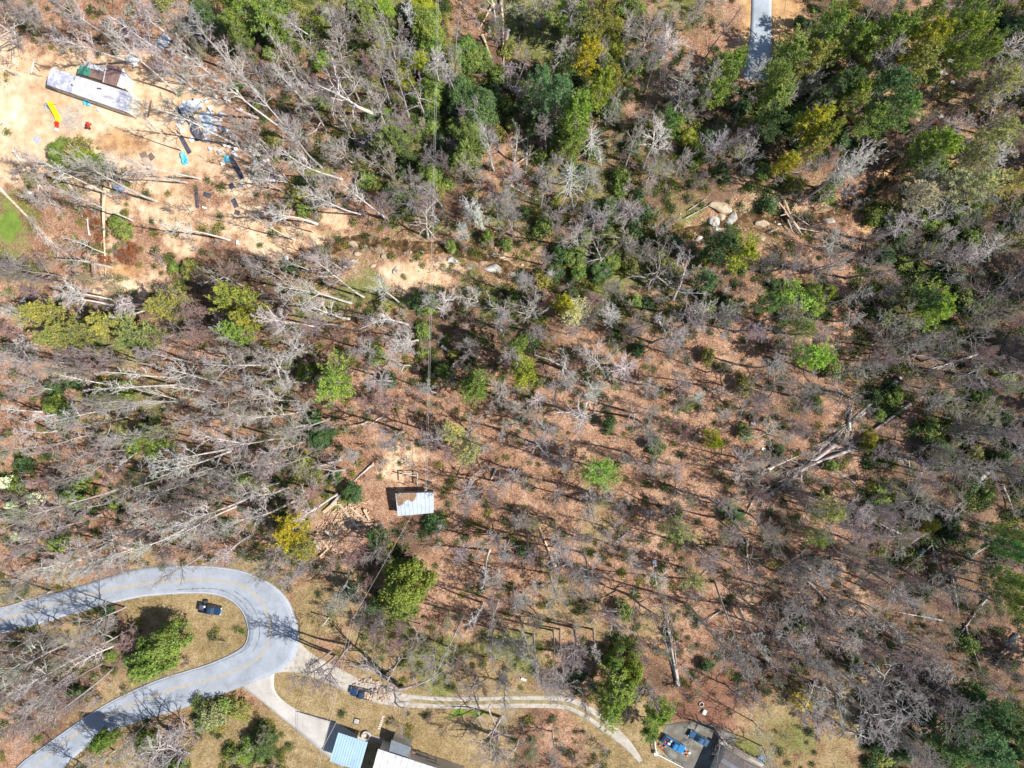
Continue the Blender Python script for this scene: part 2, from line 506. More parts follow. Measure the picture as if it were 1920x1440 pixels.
# ------------------------------------------------------------------ registry for labels (filled in at the end)
REG = []
def reg(o, phrase, px, py, cat, group=None):
    o["category"] = cat
    if group: o["group"] = group
    REG.append((o, phrase, px, py))
    return o

# ------------------------------------------------------------------ roads, drives, creek
def strip_mesh(name, m, A, B, dz, across=6, parent=None, t0=0.0, t1=1.0, skirt=True, step=0.9):
    """surface between two edge lines given in pixels, draped over the ground"""
    P = np.array([list(a) + list(b) for a, b in zip(A, B)], float)
    out = []
    n = len(P)
    for i in range(n - 1):
        a = P[max(i - 1, 0)]; b = P[i]; c = P[i + 1]; d = P[min(i + 2, n - 1)]
        k = max(2, int(np.linalg.norm((c - b)[:2]) / 8 / step))
        for t in np.linspace(0, 1, k, endpoint=False):
            out.append(0.5 * ((2 * b) + (-a + c) * t + (2 * a - 5 * b + 4 * c - d) * t * t + (-a + 3 * b - 3 * c + d) * t ** 3))
    out.append(P[-1]); out = np.array(out)
    V = []; rows = len(out)
    ts = np.linspace(t0, t1, across + 1)
    for r in out:
        a = np.array(W(r[0], r[1])); b = np.array(W(r[2], r[3]))
        pts = [a + (b - a) * t for t in ts]
        zs = [float(base_h(q[0], q[1])) + dz for q in pts]
        line = [(q[0], q[1], z) for q, z in zip(pts, zs)]
        if skirt: line = [(line[0][0], line[0][1], line[0][2] - dz - .3)] + line + [(line[-1][0], line[-1][1], line[-1][2] - dz - .3)]
        V += line
    k = len(ts) + (2 if skirt else 0)
    idx = np.arange(rows * k).reshape(rows, k)
    q = np.stack([idx[:-1, :-1], idx[:-1, 1:], idx[1:, 1:], idx[1:, :-1]], -1).reshape(-1, 4)
    me = np_mesh(name, V, q)
    me.update()
    if sum(p.normal.z for p in me.polygons) < 0:
        me.flip_normals()
    me.materials.append(m)
    o = link(bpy.data.objects.new(name, me))
    if parent: o.parent = parent
    return o

def asphalt_mat(name, col, marks=True):
    m, nt, b = new_mat(name)
    geo = N(nt, "ShaderNodeNewGeometry"); pos = geo.outputs["Position"]
    n1 = noise_n(nt, pos, 0.25, 4, 0.6); n2 = noise_n(nt, pos, 2.5, 4, 0.7); n3 = noise_n(nt, pos, 14, 2, 0.7)
    s = mth(nt, 'ADD', mth(nt, 'MULTIPLY', n1, .5), mth(nt, 'ADD', mth(nt, 'MULTIPLY', n2, .25), mth(nt, 'MULTIPLY', n3, .25)))
    c = ramp(nt, s, [(0.38, tuple(q * .78 for q in col)), (0.5, col), (0.62, tuple(min(1, q * 1.2) for q in col))])
    nt.links.new(c, b.inputs["Base Color"]); b.inputs["Roughness"].default_value = .85
    bump(nt, b, n3, .3, .02)
    return m

ASPH = asphalt_mat("worn_asphalt", (0.275, 0.30, 0.345))
ASPH2 = asphalt_mat("driveway_asphalt", (0.30, 0.34, 0.38))
GRAVEL = asphalt_mat("pale_gravel", (0.42, 0.395, 0.365))
CONC = mat("stained_concrete", (0.22, 0.22, 0.20), .9, .3, 1.2, dirt=(0.12, 0.105, 0.08), dirt_amt=.85)
YEL = mat("faded_yellow_paint", (0.42, 0.32, 0.17), .8, .15, 3, dirt=(0.235, 0.275, 0.325), dirt_amt=.5)
WHT = mat("faded_white_paint", (0.50, 0.50, 0.49), .8, .1, 3, dirt=(0.25, 0.28, 0.33), dirt_amt=.15)
SKID = mat("tyre_rubber_marks", (0.13, 0.15, 0.18), .8, .3, 2, dirt=(0.22, 0.26, 0.31), dirt_amt=.7)

OUT = [(-60, 1152), (0, 1138), (60, 1122), (100, 1112), (160, 1095), (207, 1080), (260, 1066), (330, 1060), (400, 1061), (462, 1072), (510, 1095), (540, 1125),
       (556, 1165), (560, 1205), (548, 1240), (515, 1263), (460, 1285), (400, 1308), (330, 1332), (270, 1350), (210, 1371), (160, 1403), (120, 1440), (90, 1490)]
INN = [(-60, 1205), (0, 1189), (70, 1172), (110, 1160), (175, 1141), (225, 1128), (270, 1119), (330, 1114), (390, 1114), (428, 1124), (452, 1146), (462, 1172),
       (463, 1192), (455, 1211), (430, 1227), (390, 1244), (345, 1258), (300, 1272), (250, 1293), (200, 1318), (150, 1350), (90, 1392), (35, 1434), (-5, 1484)]
road = strip_mesh("road", ASPH, OUT, INN, 0.09, 8)
tag(road, kind="structure")
CEN = [(-60, 1178), (0, 1164), (50, 1147), (100, 1133), (160, 1117), (207, 1105), (260, 1096), (312, 1090), (375, 1086), (425, 1091), (465, 1104), (492, 1130),
       (505, 1160), (507, 1190), (492, 1225), (462, 1248), (400, 1272), (325, 1292), (250, 1321), (205, 1340), (162, 1363), (112, 1398), (75, 1430), (40, 1482)]
def offs(L, d):
    L = np.array(L, float); T = np.gradient(L, axis=0); T /= np.linalg.norm(T, axis=1)[:, None]
    return [tuple(q) for q in L + np.stack([-T[:, 1], T[:, 0]], 1) * d]
strip_mesh("centre_line", YEL, offs(CEN, -2.3), offs(CEN, -0.7), 0.095, 1, road, skirt=False)
strip_mesh("centre_line", YEL, offs(CEN, 0.7), offs(CEN, 2.3), 0.095, 1, road, skirt=False)
strip_mesh("edge_line", WHT, offs(INN, -3.0), offs(INN, -2.0), 0.095, 1, road, skirt=False)
EO = OUT[7:13]
strip_mesh("edge_line", WHT, offs(EO, 2.2), offs(EO, 3.2), 0.095, 1, road, skirt=False)
SK = [(330, 1106), (390, 1103), (425, 1110), (455, 1130), (472, 1160), (474, 1190), (465, 1213), (440, 1229), (400, 1243)]
strip_mesh("tyre_mark", SKID, offs(SK, -1.2), offs(SK, 1.0), 0.094, 1, road, skirt=False)
SK2 = [(440, 1108), (468, 1130), (484, 1160), (486, 1195), (474, 1222)]
strip_mesh("tyre_mark", SKID, offs(SK2, -1.0), offs(SK2, 0.8), 0.094, 1, road, skirt=False)

TRACK = mat("sandy_gravel_track", (0.40, 0.365, 0.32), .95, .2, 2.5, bmp=.3, dirt=(0.27, 0.20, 0.13), dirt_amt=.35)
dr1 = strip_mesh("gravel_drive", TRACK, [(548, 1185), (580, 1222), (630, 1250), (700, 1284), (760, 1300), (830, 1306), (900, 1306), (960, 1304), (1060, 1305), (1100, 1320), (1145, 1354), (1180, 1388), (1205, 1425)],
                [(500, 1264), (548, 1260), (600, 1275), (680, 1310), (750, 1325), (830, 1328), (900, 1328), (960, 1327), (1050, 1329), (1087, 1342), (1128, 1370), (1168, 1400), (1198, 1430)], 0.07)
tag(dr1, kind="structure")
GR2 = mat("dry_verge_grass", (0.27, 0.21, 0.12), .95, .5, 3, dirt=(0.16, 0.16, 0.06), dirt_amt=.5)
tag(strip_mesh("grass_strip", GR2, offs([(770, 1314), (830, 1318), (900, 1318), (950, 1316), (1050, 1318), (1095, 1333), (1150, 1372)], -4), offs([(770, 1314), (830, 1318), (900, 1318), (950, 1316), (1050, 1318), (1095, 1333), (1150, 1372)], 3), 0.075, 2, skirt=False), kind="structure")
tag(strip_mesh("gravel_yard", GRAVEL, [(452, 1288), (480, 1307), (512, 1333), (547, 1362), (594, 1402), (640, 1440)], [(516, 1252), (515, 1293), (541, 1321), (580, 1341), (632, 1356), (690, 1392)], 0.078), kind="structure")
tag(strip_mesh("driveway", ASPH2, [(1410, -50), (1408, 40), (1402, 100), (1392, 148)], [(1447, -50), (1446, 40), (1446, 100), (1438, 152)], 0.09), kind="structure")
tag(strip_mesh("parking_pad", CONC, [(1250, 1358), (1300, 1352), (1345, 1362), (1380, 1380)], [(1233, 1396), (1262, 1428), (1300, 1450), (1360, 1450)], 0.07), kind="structure")

# creek water; the left tail is a dark strip painting a shaded band
mw, nt, b = new_mat("creek_water")
geo = N(nt, "ShaderNodeNewGeometry")
nn = noise_n(nt, geo.outputs["Position"], 0.8, 4, .6)
nt.links.new(ramp(nt, nn, [(0.35, (0.035, 0.022, 0.012)), (0.55, (0.12, 0.07, 0.03)), (0.68, (0.28, 0.20, 0.13))]), b.inputs["Base Color"])
b.inputs["Roughness"].default_value = 0.12; b.inputs["IOR"].default_value = 1.33
bump(nt, b, noise_n(nt, geo.outputs["Position"], 4, 3, .6), .25, .03)
V = []
T = np.gradient(CREEK, axis=0); T /= np.linalg.norm(T, axis=1)[:, None]
for i, (q, t) in enumerate(zip(CREEK, T)):
    w_ = 1.5 + 0.5 * math.sin(i * .9) + .3 * math.sin(i * 2.3)
    n_ = np.array([-t[1], t[0]])
    for s in (-1, 0, 1):
        a = q + n_ * w_ * s
        V.append((a[0], a[1], float(base_h(a[0], a[1])) - 0.98))
idx = np.arange(len(CREEK) * 3).reshape(-1, 3)
me = np_mesh("creek_water", V, np.stack([idx[:-1, :-1], idx[:-1, 1:], idx[1:, 1:], idx[1:, :-1]], -1).reshape(-1, 4), smooth=True)
me.materials.append(mw)
tag(link(bpy.data.objects.new("creek_water", me)), kind="structure")

# ------------------------------------------------------------------ boulders
import bmesh
def ico(sub):
    bm = bmesh.new(); bmesh.ops.create_icosphere(bm, subdivisions=sub, radius=1.0)
    v = np.array([q.co[:] for q in bm.verts]); f = np.array([[w.index for w in q.verts] for q in bm.faces]); bm.free()
    return v, f
ICO2, ICO3 = ico(2), ico(3)
def rock_mesh(seed, sub=ICO3, flat=.36):
    r = np.random.default_rng(seed); v, f = sub[0].copy(), sub[1]
    for _ in range(16):                                  # chisel faces
        n = r.normal(size=3); n /= np.linalg.norm(n); d = r.uniform(.42, .80)
        k = np.maximum(0, v @ n - d); v -= k[:, None] * n
    v += .05 * np.sin(v[:, [1, 2, 0]] * r.uniform(3, 6) + r.uniform(0, 6))
    v[:, 2] *= flat
    return np_mesh("boulder", v, tris=f)
ROCKM = [mat("grey_boulder_stone", (0.50, 0.49, 0.46), .9, .35, 1.6, bmp=.6, dirt=(0.2, 0.17, 0.13), dirt_amt=.7),
         mat("tan_boulder_stone", (0.50, 0.42, 0.31), .9, .3, 1.6, bmp=.6, dirt=(0.3, 0.2, 0.12), dirt_amt=.7)]
rocks = []
for m in ROCKM:
    for s in range(4):
        r_ = rock_mesh(s + (10 if m is ROCKM[1] else 0)); r_.materials.append(m); rocks.append(r_)
# px, py, width px, height px, angle, 0 grey / 1 tan
BOULD = [(1350, 389, 44, 26, -5, 1), (1337, 412, 26, 30, 30, 0), (1377, 408, 24, 34, -10, 0), (1356, 405, 14, 20, 20, 1), (1346, 426, 20, 12, 0, 0), (1277, 455, 24, 11, 0, 0),
         (1313, 446, 20, 12, 20, 0), (1338, 440, 16, 11, 10, 0), (1430, 418, 26, 18, 15, 1), (1428, 446, 20, 12, 0, 1), (1562, 412, 26, 14, -20, 0), (1530, 372, 14, 10, 0, 0), (1500, 402, 16, 10, 30, 1), (1610, 388, 18, 12, 0, 1),
         (671, 475, 16, 12, 0, 1), (658, 492, 30, 13, 25, 0), (720, 483, 12, 18, 0, 1), (741, 506, 10, 20, -20, 0), (790, 470, 10, 8, 0, 1), (847, 469, 20, 16, -30, 1), (846, 486, 20, 18, 10, 0),
         (925, 475, 20, 10, -15, 1), (928, 503, 40, 22, -8, 0), (905, 492, 16, 12, 10, 1), (660, 456, 20, 16, 0, 1), (716, 468, 8, 7, 0, 1), (700, 498, 14, 8, 20, 1), (880, 500, 14, 9, 0, 0), (963, 513, 18, 14, 0, 0),
         (1782, 110, 22, 16, 10, 0), (1772, 135, 26, 14, -20, 0), (1795, 150, 14, 10, 0, 0), (1762, 92, 14, 10, 0, 0), (1750, 175, 14, 10, 0, 1), (1708, 262, 18, 12, 0, 0), (1690, 285, 14, 9, 0, 0), (1725, 300, 16, 8, 20, 0),
         (1640, 350, 14, 8, 0, 0), (1770, 215, 18, 12, 0, 0), (1733, 240, 14, 9, 0, 1), (485, 497, 12, 9, 0, 1), (515, 495, 18, 9, 0, 1), (560, 492, 22, 11, 0, 1), (1468, 418, 12, 8, 0, 0), (1400, 395, 12, 8, 0, 0)]
for i, (px, py, w_, h_, a, k) in enumerate(BOULD):
    o = bpy.data.objects.new("boulder", rocks[k * 4 + i % 4]); link(o)
    g = ground_pt(px, py)
    hz = min(w_, h_) / 8 * .62
    o.location = g + Vector((0, 0, hz * .12)); o.rotation_euler = (0, 0, math.radians(a)); o.scale = (w_ / 13.5, h_ / 13.5, max(.35, hz))
    size = "large flat" if w_ > 24 else ("medium" if w_ > 15 else "small")
    reg(o, f"{size} {'tan' if k else 'pale grey'} boulder in the creek", px, py, "boulder", "boulders along the creek")
# small cobbles: too many and too small to pick apart
cv, cf = [], []
small = [rock_mesh(30 + s, ICO2, .6) for s in range(3)]
sv = [np.array([v.co[:] for v in s.vertices]) for s in small]; sf = ico(2)[1]
n0 = 0
for i in range(420):
    q = CREEK[rng.integers(0, len(CREEK))] + rng.normal(0, 1.6, 2)
    s = rng.uniform(.12, .42); a = rng.uniform(0, 6.28); ca, sa_ = math.cos(a), math.sin(a)
    v = sv[i % 3] * s * rng.uniform(.7, 1.3, 3)
    v = v @ np.array([[ca, sa_, 0], [-sa_, ca, 0], [0, 0, 1]]) + np.array([q[0], q[1], gz(*q) + s * .2])
    cv.append(v); cf.append(sf + n0); n0 += len(v)
me = np_mesh("creek_cobbles", np.concatenate(cv), tris=np.concatenate(cf)); me.materials.append(ROCKM[1])
tag(link(bpy.data.objects.new("creek_cobbles", me)), "loose tan and grey cobbles strewn along the creek bed", "stones", kind="stuff")

# ------------------------------------------------------------------ building helpers
def frame4(c, zt):
    """pixel corners (4, in order round the roof) at height zt -> world points"""
    return [Vector((*W(px, py, zt), 0)) for px, py in c]

def inset(poly, d):
    c = sum(poly, Vector()) / len(poly)
    return [p + (c - p).normalized() * d for p in poly]

def lerp4(P, u, v):
    return (P[0] * (1 - u) + P[1] * u) * (1 - v) + (P[3] * (1 - u) + P[2] * u) * v

def slab(name, m, P, u0, u1, v0, v1, z0, z1, parent, zf=None, **kw):
    """box over part of the quad P; zf(u, v) adds height"""
    q = [lerp4(P, u, v) for u, v in ((u0, v0), (u1, v0), (u1, v1), (u0, v1))]
    add = [zf(u, v) if zf else 0 for u, v in ((u0, v0), (u1, v0), (u1, v1), (u0, v1))]
    mb = MB().prism([(p.x, p.y) for p in q], [z0 + a for a in add], [z1 + a for a in add])
    return mb.build(name, m, parent, **kw)

M_WHITE = mat("weathered_white_metal", (0.54, 0.54, 0.58), .5, .10, 1.2, dirt=(0.42, 0.38, 0.37), dirt_amt=.35)
M_BLUEROOF = mat("pale_blue_metal_roof", (0.32, 0.45, 0.58), .45, .08, .8, dirt=(0.28, 0.39, 0.50), dirt_amt=.3)
M_LAV = mat("greyed_roof_coating", (0.33, 0.34, 0.43), .7, .14, 1.6, dirt=(0.62, 0.62, 0.70), dirt_amt=.6)
M_BRN = mat("brown_grey_shingles", (0.12, 0.105, 0.10), .9, .3, 4, dirt=(0.08, 0.06, 0.05), dirt_amt=.5)
M_SHIN = mat("brown_shingles", (0.20, 0.125, 0.11), .9, .25, 5, dirt=(0.14, 0.08, 0.075), dirt_amt=.4)
M_SHING = mat("grey_shingles", (0.15, 0.17, 0.20), .9, .2, 6)
M_SIDING = mat("cream_siding", (0.55, 0.52, 0.45), .7, .08, 2)
M_GREEN = mat("green_roll_roofing", (0.045, 0.22, 0.15), .7, .12, 2)
M_CYAN = mat("cyan_tarpaulin", (0.06, 0.42, 0.62), .45, .2, 2, dirt=(0.35, 0.65, 0.78), dirt_amt=.35)
M_WOOD = mat("weathered_boards", (0.36, 0.26, 0.18), .85, .3, 3)
M_WOODD = mat("dark_weathered_deck_boards", (0.17, 0.12, 0.105), .85, .25, 3)
M_TANW = mat("fresh_split_wood", (0.52, 0.37, 0.25), .85, .2, 4)
M_GREYW = mat("greyed_planks", (0.42, 0.38, 0.34), .85, .25, 4)
M_BLACK = mat("black_rubber", (0.022, 0.023, 0.028), .8, .25, 2, dirt=(0.07, 0.075, 0.09), dirt_amt=.3)
M_DKSHEET = mat("dark_tar_sheet", (0.05, 0.052, 0.075), .75, .4, 2, dirt=(0.11, 0.10, 0.12), dirt_amt=.5)
M_GLASS = mat("window_glass", (0.03, 0.045, 0.055), .06, .1, 1, spec=.8)
M_PLASW = mat("white_plastic", (0.80, 0.80, 0.79), .45, .05, 3)
M_STEEL = mat("galvanised_steel", (0.46, 0.50, 0.55), .35, .15, 2, metal=.55)
M_RED = mat("red_paint", (0.60, 0.035, 0.015), .4, .12, 3)
M_YELP = mat("yellow_plastic", (0.78, 0.58, 0.01), .35, .08, 3)
M_TARPG = mat("grey_blue_sheet", (0.40, 0.47, 0.56), .55, .25, 1.5, dirt=(0.66, 0.70, 0.76), dirt_amt=.5)
M_GREY = mat("grey_sheet", (0.33, 0.36, 0.42), .6, .15, 3)
M_LITROOF = mat("dull_blue_grey_roof", (0.40, 0.45, 0.52), .5, .2, .7, dirt=(0.30, 0.30, 0.32), dirt_amt=.1)
M_TERRA = mat("terracotta_pots", (0.42, 0.15, 0.07), .85, .3, 3)

# ---- long mobile home, upper left
Z = 3.4
R = frame4([(96, 126), (250, 175), (241, 211), (87, 158)], Z)
gb = gz(R[0].x * .5 + R[2].x * .5, R[0].y * .5 + R[2].y * .5)
mh = empty("mobile_home")
crown_ = lambda u, v: .32 * (1 - (2 * v - 1) ** 2)
wl = [inset(R, .25)[i] for i in range(4)]
MB().prism([(p.x, p.y) for p in wl][::-1], gb - .5, gb + 3.05).build("wall", M_SIDING, mh)
def home_roof(P, cuts, mats_, zt, parent):
    for (u0, u1), m in zip(zip(cuts[:-1], cuts[1:]), mats_):
        mb = MB()
        n = 8
        for k in range(n):
            v0, v1 = k / n, (k + 1) / n
            q = [lerp4(P, u, v) for u, v in ((u0, v0), (u1, v0), (u1, v1), (u0, v1))]
            a = [crown_(0, v0), crown_(0, v0), crown_(0, v1), crown_(0, v1)]
            mb.prism([(p.x, p.y) for p in q][::-1], [zt - .12 + t for t in a[::-1]], [zt + t for t in a[::-1]])
        mb.build("roof_section", m, parent)
home_roof(R, [0, .098, .196, .30, .405, .51, .62, .73, .84, .92, 1], [M_LAV, M_LAV, M_LAV, M_WHITE, M_WHITE, M_WHITE, M_WHITE, M_WHITE, M_LAV, M_WHITE], gb + 3.2, mh)
for k in range(1, 20):
    if k % 2 == 0: continue
    u = k / 20
    mb = MB()
    for j in range(8):
        v0, v1 = j / 8, (j + 1) / 8
        a = lerp4(R, u, v0); b_ = lerp4(R, u, v1)
        mb.cyl((a.x, a.y, gb + 3.2 + crown_(0, v0)), (b_.x, b_.y, gb + 3.2 + crown_(0, v1)), .03, k=4, caps=False)
    mb.build("roof_seam", M_STEEL, mh)
for u, v in ((.60, .33), (.625, .30), (.3, .6)):
    p = lerp4(R, u, v); MB().cyl((p.x, p.y, gb + 3.4), (p.x, p.y, gb + 3.85), .14).build("roof_vent", M_GLASS, mh)
for u in (.08, .25, .52, .68, .9):
    a = lerp4(wl, u, 1.0); a2 = lerp4(wl, u + .05, 1.0)
    d = (a2 - a).normalized(); n_ = Vector((d.y, -d.x, 0)); ang = math.atan2(d.y, d.x)
    MB().box((a.x + n_.x * .04, a.y + n_.y * .04, gb + 1.9), (1.1, .08, .9), ang).build("window", M_GLASS, mh)
a = lerp4(wl, .42, 1.0); MB().box((a.x + n_.x * .04, a.y + n_.y * .04, gb + 1.4), (.95, .08, 2.0), ang).build("door", M_WHITE, mh)
tag(mh, "long white single-wide mobile home with patched roof in the sandy clearing", "mobile home")

def lean_to(name, corners, zt, m, label, cat, slope=0.25, ribs=0, trim=None):
    P = frame4(corners, zt); g = gz(P[0].x, P[0].y)
    e = empty(name)
    zf = lambda u, v: slope * (v - .5)
    q = inset(P, .3)
    MB().prism([(p.x, p.y) for p in q], g - .4, g + zt - slope - .2).build("wall", M_SIDING, e)
    slab("roof", m, P, 0, 1, 0, 1, g + zt - .12, g + zt, e, zf)
    for k in range(ribs):
        u = (k + .5) / ribs
        slab("roof_rib", m, P, u - .012, u + .012, 0, 1, g + zt, g + zt + .06, e, zf)
    if trim is not None:
        slab("trim", trim, P, -.06, 0, 0, 1, g + zt - .1, g + zt + .08, e, zf)
    tag(e, label, cat)
    return e, P, g
# corners listed: near side left, near side right, far side right, far side left (counter clockwise in the world)
lean_to("porch_roof", [(144, 137), (165, 142), (171, 128), (150, 121)], 3.0, M_GREEN, "flat green porch roof against the long mobile home", "porch roof")
lean_to("shed_roof", [(165, 143), (190, 150), (195, 136), (171, 128.5)], 2.9, M_SHIN, "small brown roofed lean-to between green porch and brown roofed room", "lean-to")
lean_to("house_extension", [(193, 154), (217, 161), (229, 127), (201, 119)], 3.3, M_SHIN, "large brown shingled room added behind the long mobile home", "extension", trim=M_WHITE)
lean_to("metal_awning", [(218, 161), (231, 166), (238, 140), (230, 127)], 2.9, M_WHITE, "white metal awning along the right side of the brown shingled room", "awning", ribs=4)
lean_to("metal_canopy", [(157, 125), (193, 134), (196, 126), (159, 116)], 2.8, M_WHITE, "narrow white metal canopy above the green porch roof", "canopy", ribs=5)

# ---- grey metal shed in the wood
def gable_or_flat(name, corners, zt, m, nribs, label, cat, slope=.5, wall=M_GREYW, walls=True, ribm=None, posts=False):
    P = frame4(corners, zt); g = gz((P[0].x + P[2].x) / 2, (P[0].y + P[2].y) / 2)
    e = empty(name); zf = lambda u, v: slope * (v - .5)
    if walls:
        q = inset(P, .35)
        MB().prism([(p.x, p.y) for p in q], g - .4, g + zt - slope * .5 - .2).build("wall", wall, e)
    n = nribs
    for k in range(n):
        dz = random.uniform(0, .02)
        slab("roof_panel", m, P, k / n + .002, (k + 1) / n - .002, 0, 1, g + zt - .06 + dz, g + zt + dz, e, zf)
        slab("rib", ribm or m, P, k / n - .006 + .003, k / n + .006 + .003, 0, 1, g + zt + .025, g + zt + .08, e, zf)
    if posts:
        for u, v in ((.04, .04), (.96, .04), (.96, .96), (.04, .96), (.5, .04), (.5, .96)):
            p = lerp4(P, u, v); MB().box((p.x, p.y, g + zt / 2 - .3), (.15, .15, zt + slope * (v - .5) - .1)).build("post", M_WOOD, e)
    tag(e, label, cat)
    return e, P, g
shed, SP, sg = gable_or_flat("metal_shed", [(746, 968), (813, 962), (813, 923), (742, 925)], 2.8, M_LITROOF, 9, "lone shed with grey metal roof half covered in brown leaves", "shed", slope=.35)
lf = MB()
for i in range(900):
    u = rng.uniform(.02, .62); v = rng.uniform(.35, .98)
    if (u / .55) ** 2 + ((1 - v) / .5) ** 2 > .9 + .3 * math.sin(u * 17): continue
    p = lerp4(SP, u, v); s = rng.uniform(.09, .22); a = rng.uniform(0, 6.28); z = sg + 2.8 + .35 * (v - .5) + rng.uniform(.03, .12)
    lf.add([(p.x + s * math.cos(a + t), p.y + s * math.sin(a + t), z + rng.uniform(-.02, .04)) for t in (0, 1.6, 3.14, 4.7)], [(0, 1, 2, 3)])
o = lf.build("leaf_drift", mat("fallen_brown_leaves", (0.27, 0.16, 0.09), .9, .45, 5)); tag(o, "drift of brown leaves lying on the grey metal shed roof", "leaves", kind="stuff")

# ruined timber frame above the shed
fr = empty("ruined_pavilion")
FP = frame4([(756, 910), (783, 910), (783, 887), (755, 887)], 1.6); g = gz(FP[0].x, FP[0].y)
for u0, v0, u1, v1 in ((0, 1, 1, 1), (1, 0, 1, 1), (0, .2, 0, 1), (.1, .75, .9, .8)):
    a = lerp4(FP, u0, v0); b_ = lerp4(FP, u1, v1); MB().cyl((a.x, a.y, g + 1.5), (b_.x, b_.y, g + 1.55), .13, k=4).build("beam", M_GREYW, fr)
for u, v in ((0, 0), (1, 0), (1, 1), (0, 1)):
    p = lerp4(FP, u, v); MB().box((p.x, p.y, g + .7), (.16, .16, 1.6)).build("post", M_WOODD, fr)
tag(fr, "ruined open timber frame standing just above the grey metal shed", "timber frame")

# ---- carport and house at the bottom edge
cp, CP_, cg = gable_or_flat("carport", [(618, 1428), (674, 1446), (690, 1391), (635, 1373)], 2.9, M_BLUEROOF, 12, "carport with pale blue ribbed metal roof on posts at the bottom edge", "carport", slope=.2, walls=False, posts=True)
hs = empty("white_roofed_house")
P = frame4([(683, 1500), (834, 1550), (872, 1456), (709, 1404)], 3.6); hg = gz(P[0].x, P[0].y)
q = inset(P, .4); MB().prism([(p.x, p.y) for p in q], hg - .4, hg + 3.3).build("wall", M_SIDING, hs)
zf = lambda u, v: .5 * (1 - abs(2 * v - 1))
n = 14
for k in range(n):
    for v0, v1 in ((0, .5), (.5, 1)):
        slab("roof_panel", M_WHITE, P, k / n + .001, (k + 1) / n - .001, v0, v1, hg + 3.5, hg + 3.6, hs, zf)
        slab("rib", M_WHITE, P, k / n - .003 + .003, k / n + .006, v0, v1, hg + 3.6, hg + 3.66, hs, zf)
P2 = frame4([(729, 1411), (764, 1421), (772, 1401), (734, 1387)], 3.2)
q = inset(P2, .3); MB().prism([(p.x, p.y) for p in q], hg - .4, hg + 3.0).build("porch_wall", M_SIDING, hs)
for k in range(5): slab("porch_roof", M_SHING, P2, k / 5, (k + 1) / 5 - .004, 0, 1, hg + 3.05 + .01 * (k % 2), hg + 3.15 + .01 * (k % 2), hs)
DKP = frame4([(767, 1424), (860, 1456), (862, 1442), (772, 1408)], 1.1)
for k in range(9):
    slab("deck_board", M_WOODD, DKP, 0, 1, k / 9 + .006, (k + 1) / 9 - .006, hg + 1.0, hg + 1.1 + .012 * (k % 2), hs)
for k in range(7):
    p = lerp4(DKP, k / 6, 1); MB().box((p.x, p.y, hg + 1.0), (.1, .1, 2.0)).build("rail_post", M_WOODD, hs)
a = lerp4(DKP, 0, 1); b_ = lerp4(DKP, 1, 1); MB().cyl((a.x, a.y, hg + 2.02), (b_.x, b_.y, hg + 2.02), .06, k=4).build("handrail", M_WOODD, hs)
MB().box((*W(776, 1410, 1.6), hg + 1.4), (.8, .5, .7), -.33).build("deck_box", M_WOODD, hs)
MB().box((*W(781, 1422, 1.3), hg + 1.3), (.55, .85, .06), -.33).build("door_mat", M_PLASW, hs)
tag(hs, "house with long white metal roof, grey porch and brown deck at bottom edge", "house")

# patio with tub and stones near carport
P = frame4([(690, 1388), (722, 1397), (722, 1384), (692, 1376)], .1); pg = gz(P[0].x, P[0].y)
pat = slab("patio", mat("brown_paving", (0.30, 0.23, 0.19), .9, .25, 3), P, 0, 1, 0, 1, pg, pg + .1, None); tag(pat, kind="structure")
def ring(name, px, py, r, h, m, label, cat, wall_=.12):
    g = ground_pt(px, py); mb = MB(); k = 16
    for r0, r1, z0, z1 in ((r, r, 0, h), (r, r - wall_, h, h), (r - wall_, r - wall_, h, .06), (r - wall_, 0.001, .06, .06)):
        mb.add([(g.x + rr * math.cos(6.2832 * i / k), g.y + rr * math.sin(6.2832 * i / k), g.z + z) for rr, z in ((r0, z0), (r1, z1)) for i in range(k)],
               [(i, (i + 1) % k, k + (i + 1) % k, k + i) for i in range(k)])
    o = mb.build(name, m); tag(o, label, cat); return o
ring("stone_planter", 687, 1378, 1.1, .45, M_GREYW, "round pale stone planter by the carport corner", "planter", .4)

# septic cover
e = empty("access_cover"); g = ground_pt(669, 1352)
MB().box((g.x, g.y, g.z + .06), (1.45, 1.4, .22), -.25).build("rim", M_BLACK, e); MB().box((g.x, g.y, g.z + .14), (1.15, 1.1, .12), -.25).build("lid", M_GREYW, e)
tag(e, "square grey cover with dark rim on the dry lawn", "cover")
for k in range(7):
    px, py = 719 - k * 1.35, 1344 + k * 3.6
    g = ground_pt(px, py); o = MB().box((g.x, g.y, g.z + .04), (.62, .32, .12), -.25 + rng.uniform(-.08, .08)).build("stepping_stone", mat("pale_slab", (0.6, 0.52, 0.42), .9) if k == 0 else o.data.materials[0])
    tag(o, f"pale stepping stone, {'top end' if k == 0 else ['', 'second', 'third', 'fourth', 'fifth', 'sixth', 'seventh'][k] + ' from the top'} of the row on the dry lawn", "stepping stone", "stepping stones across the dry lawn")

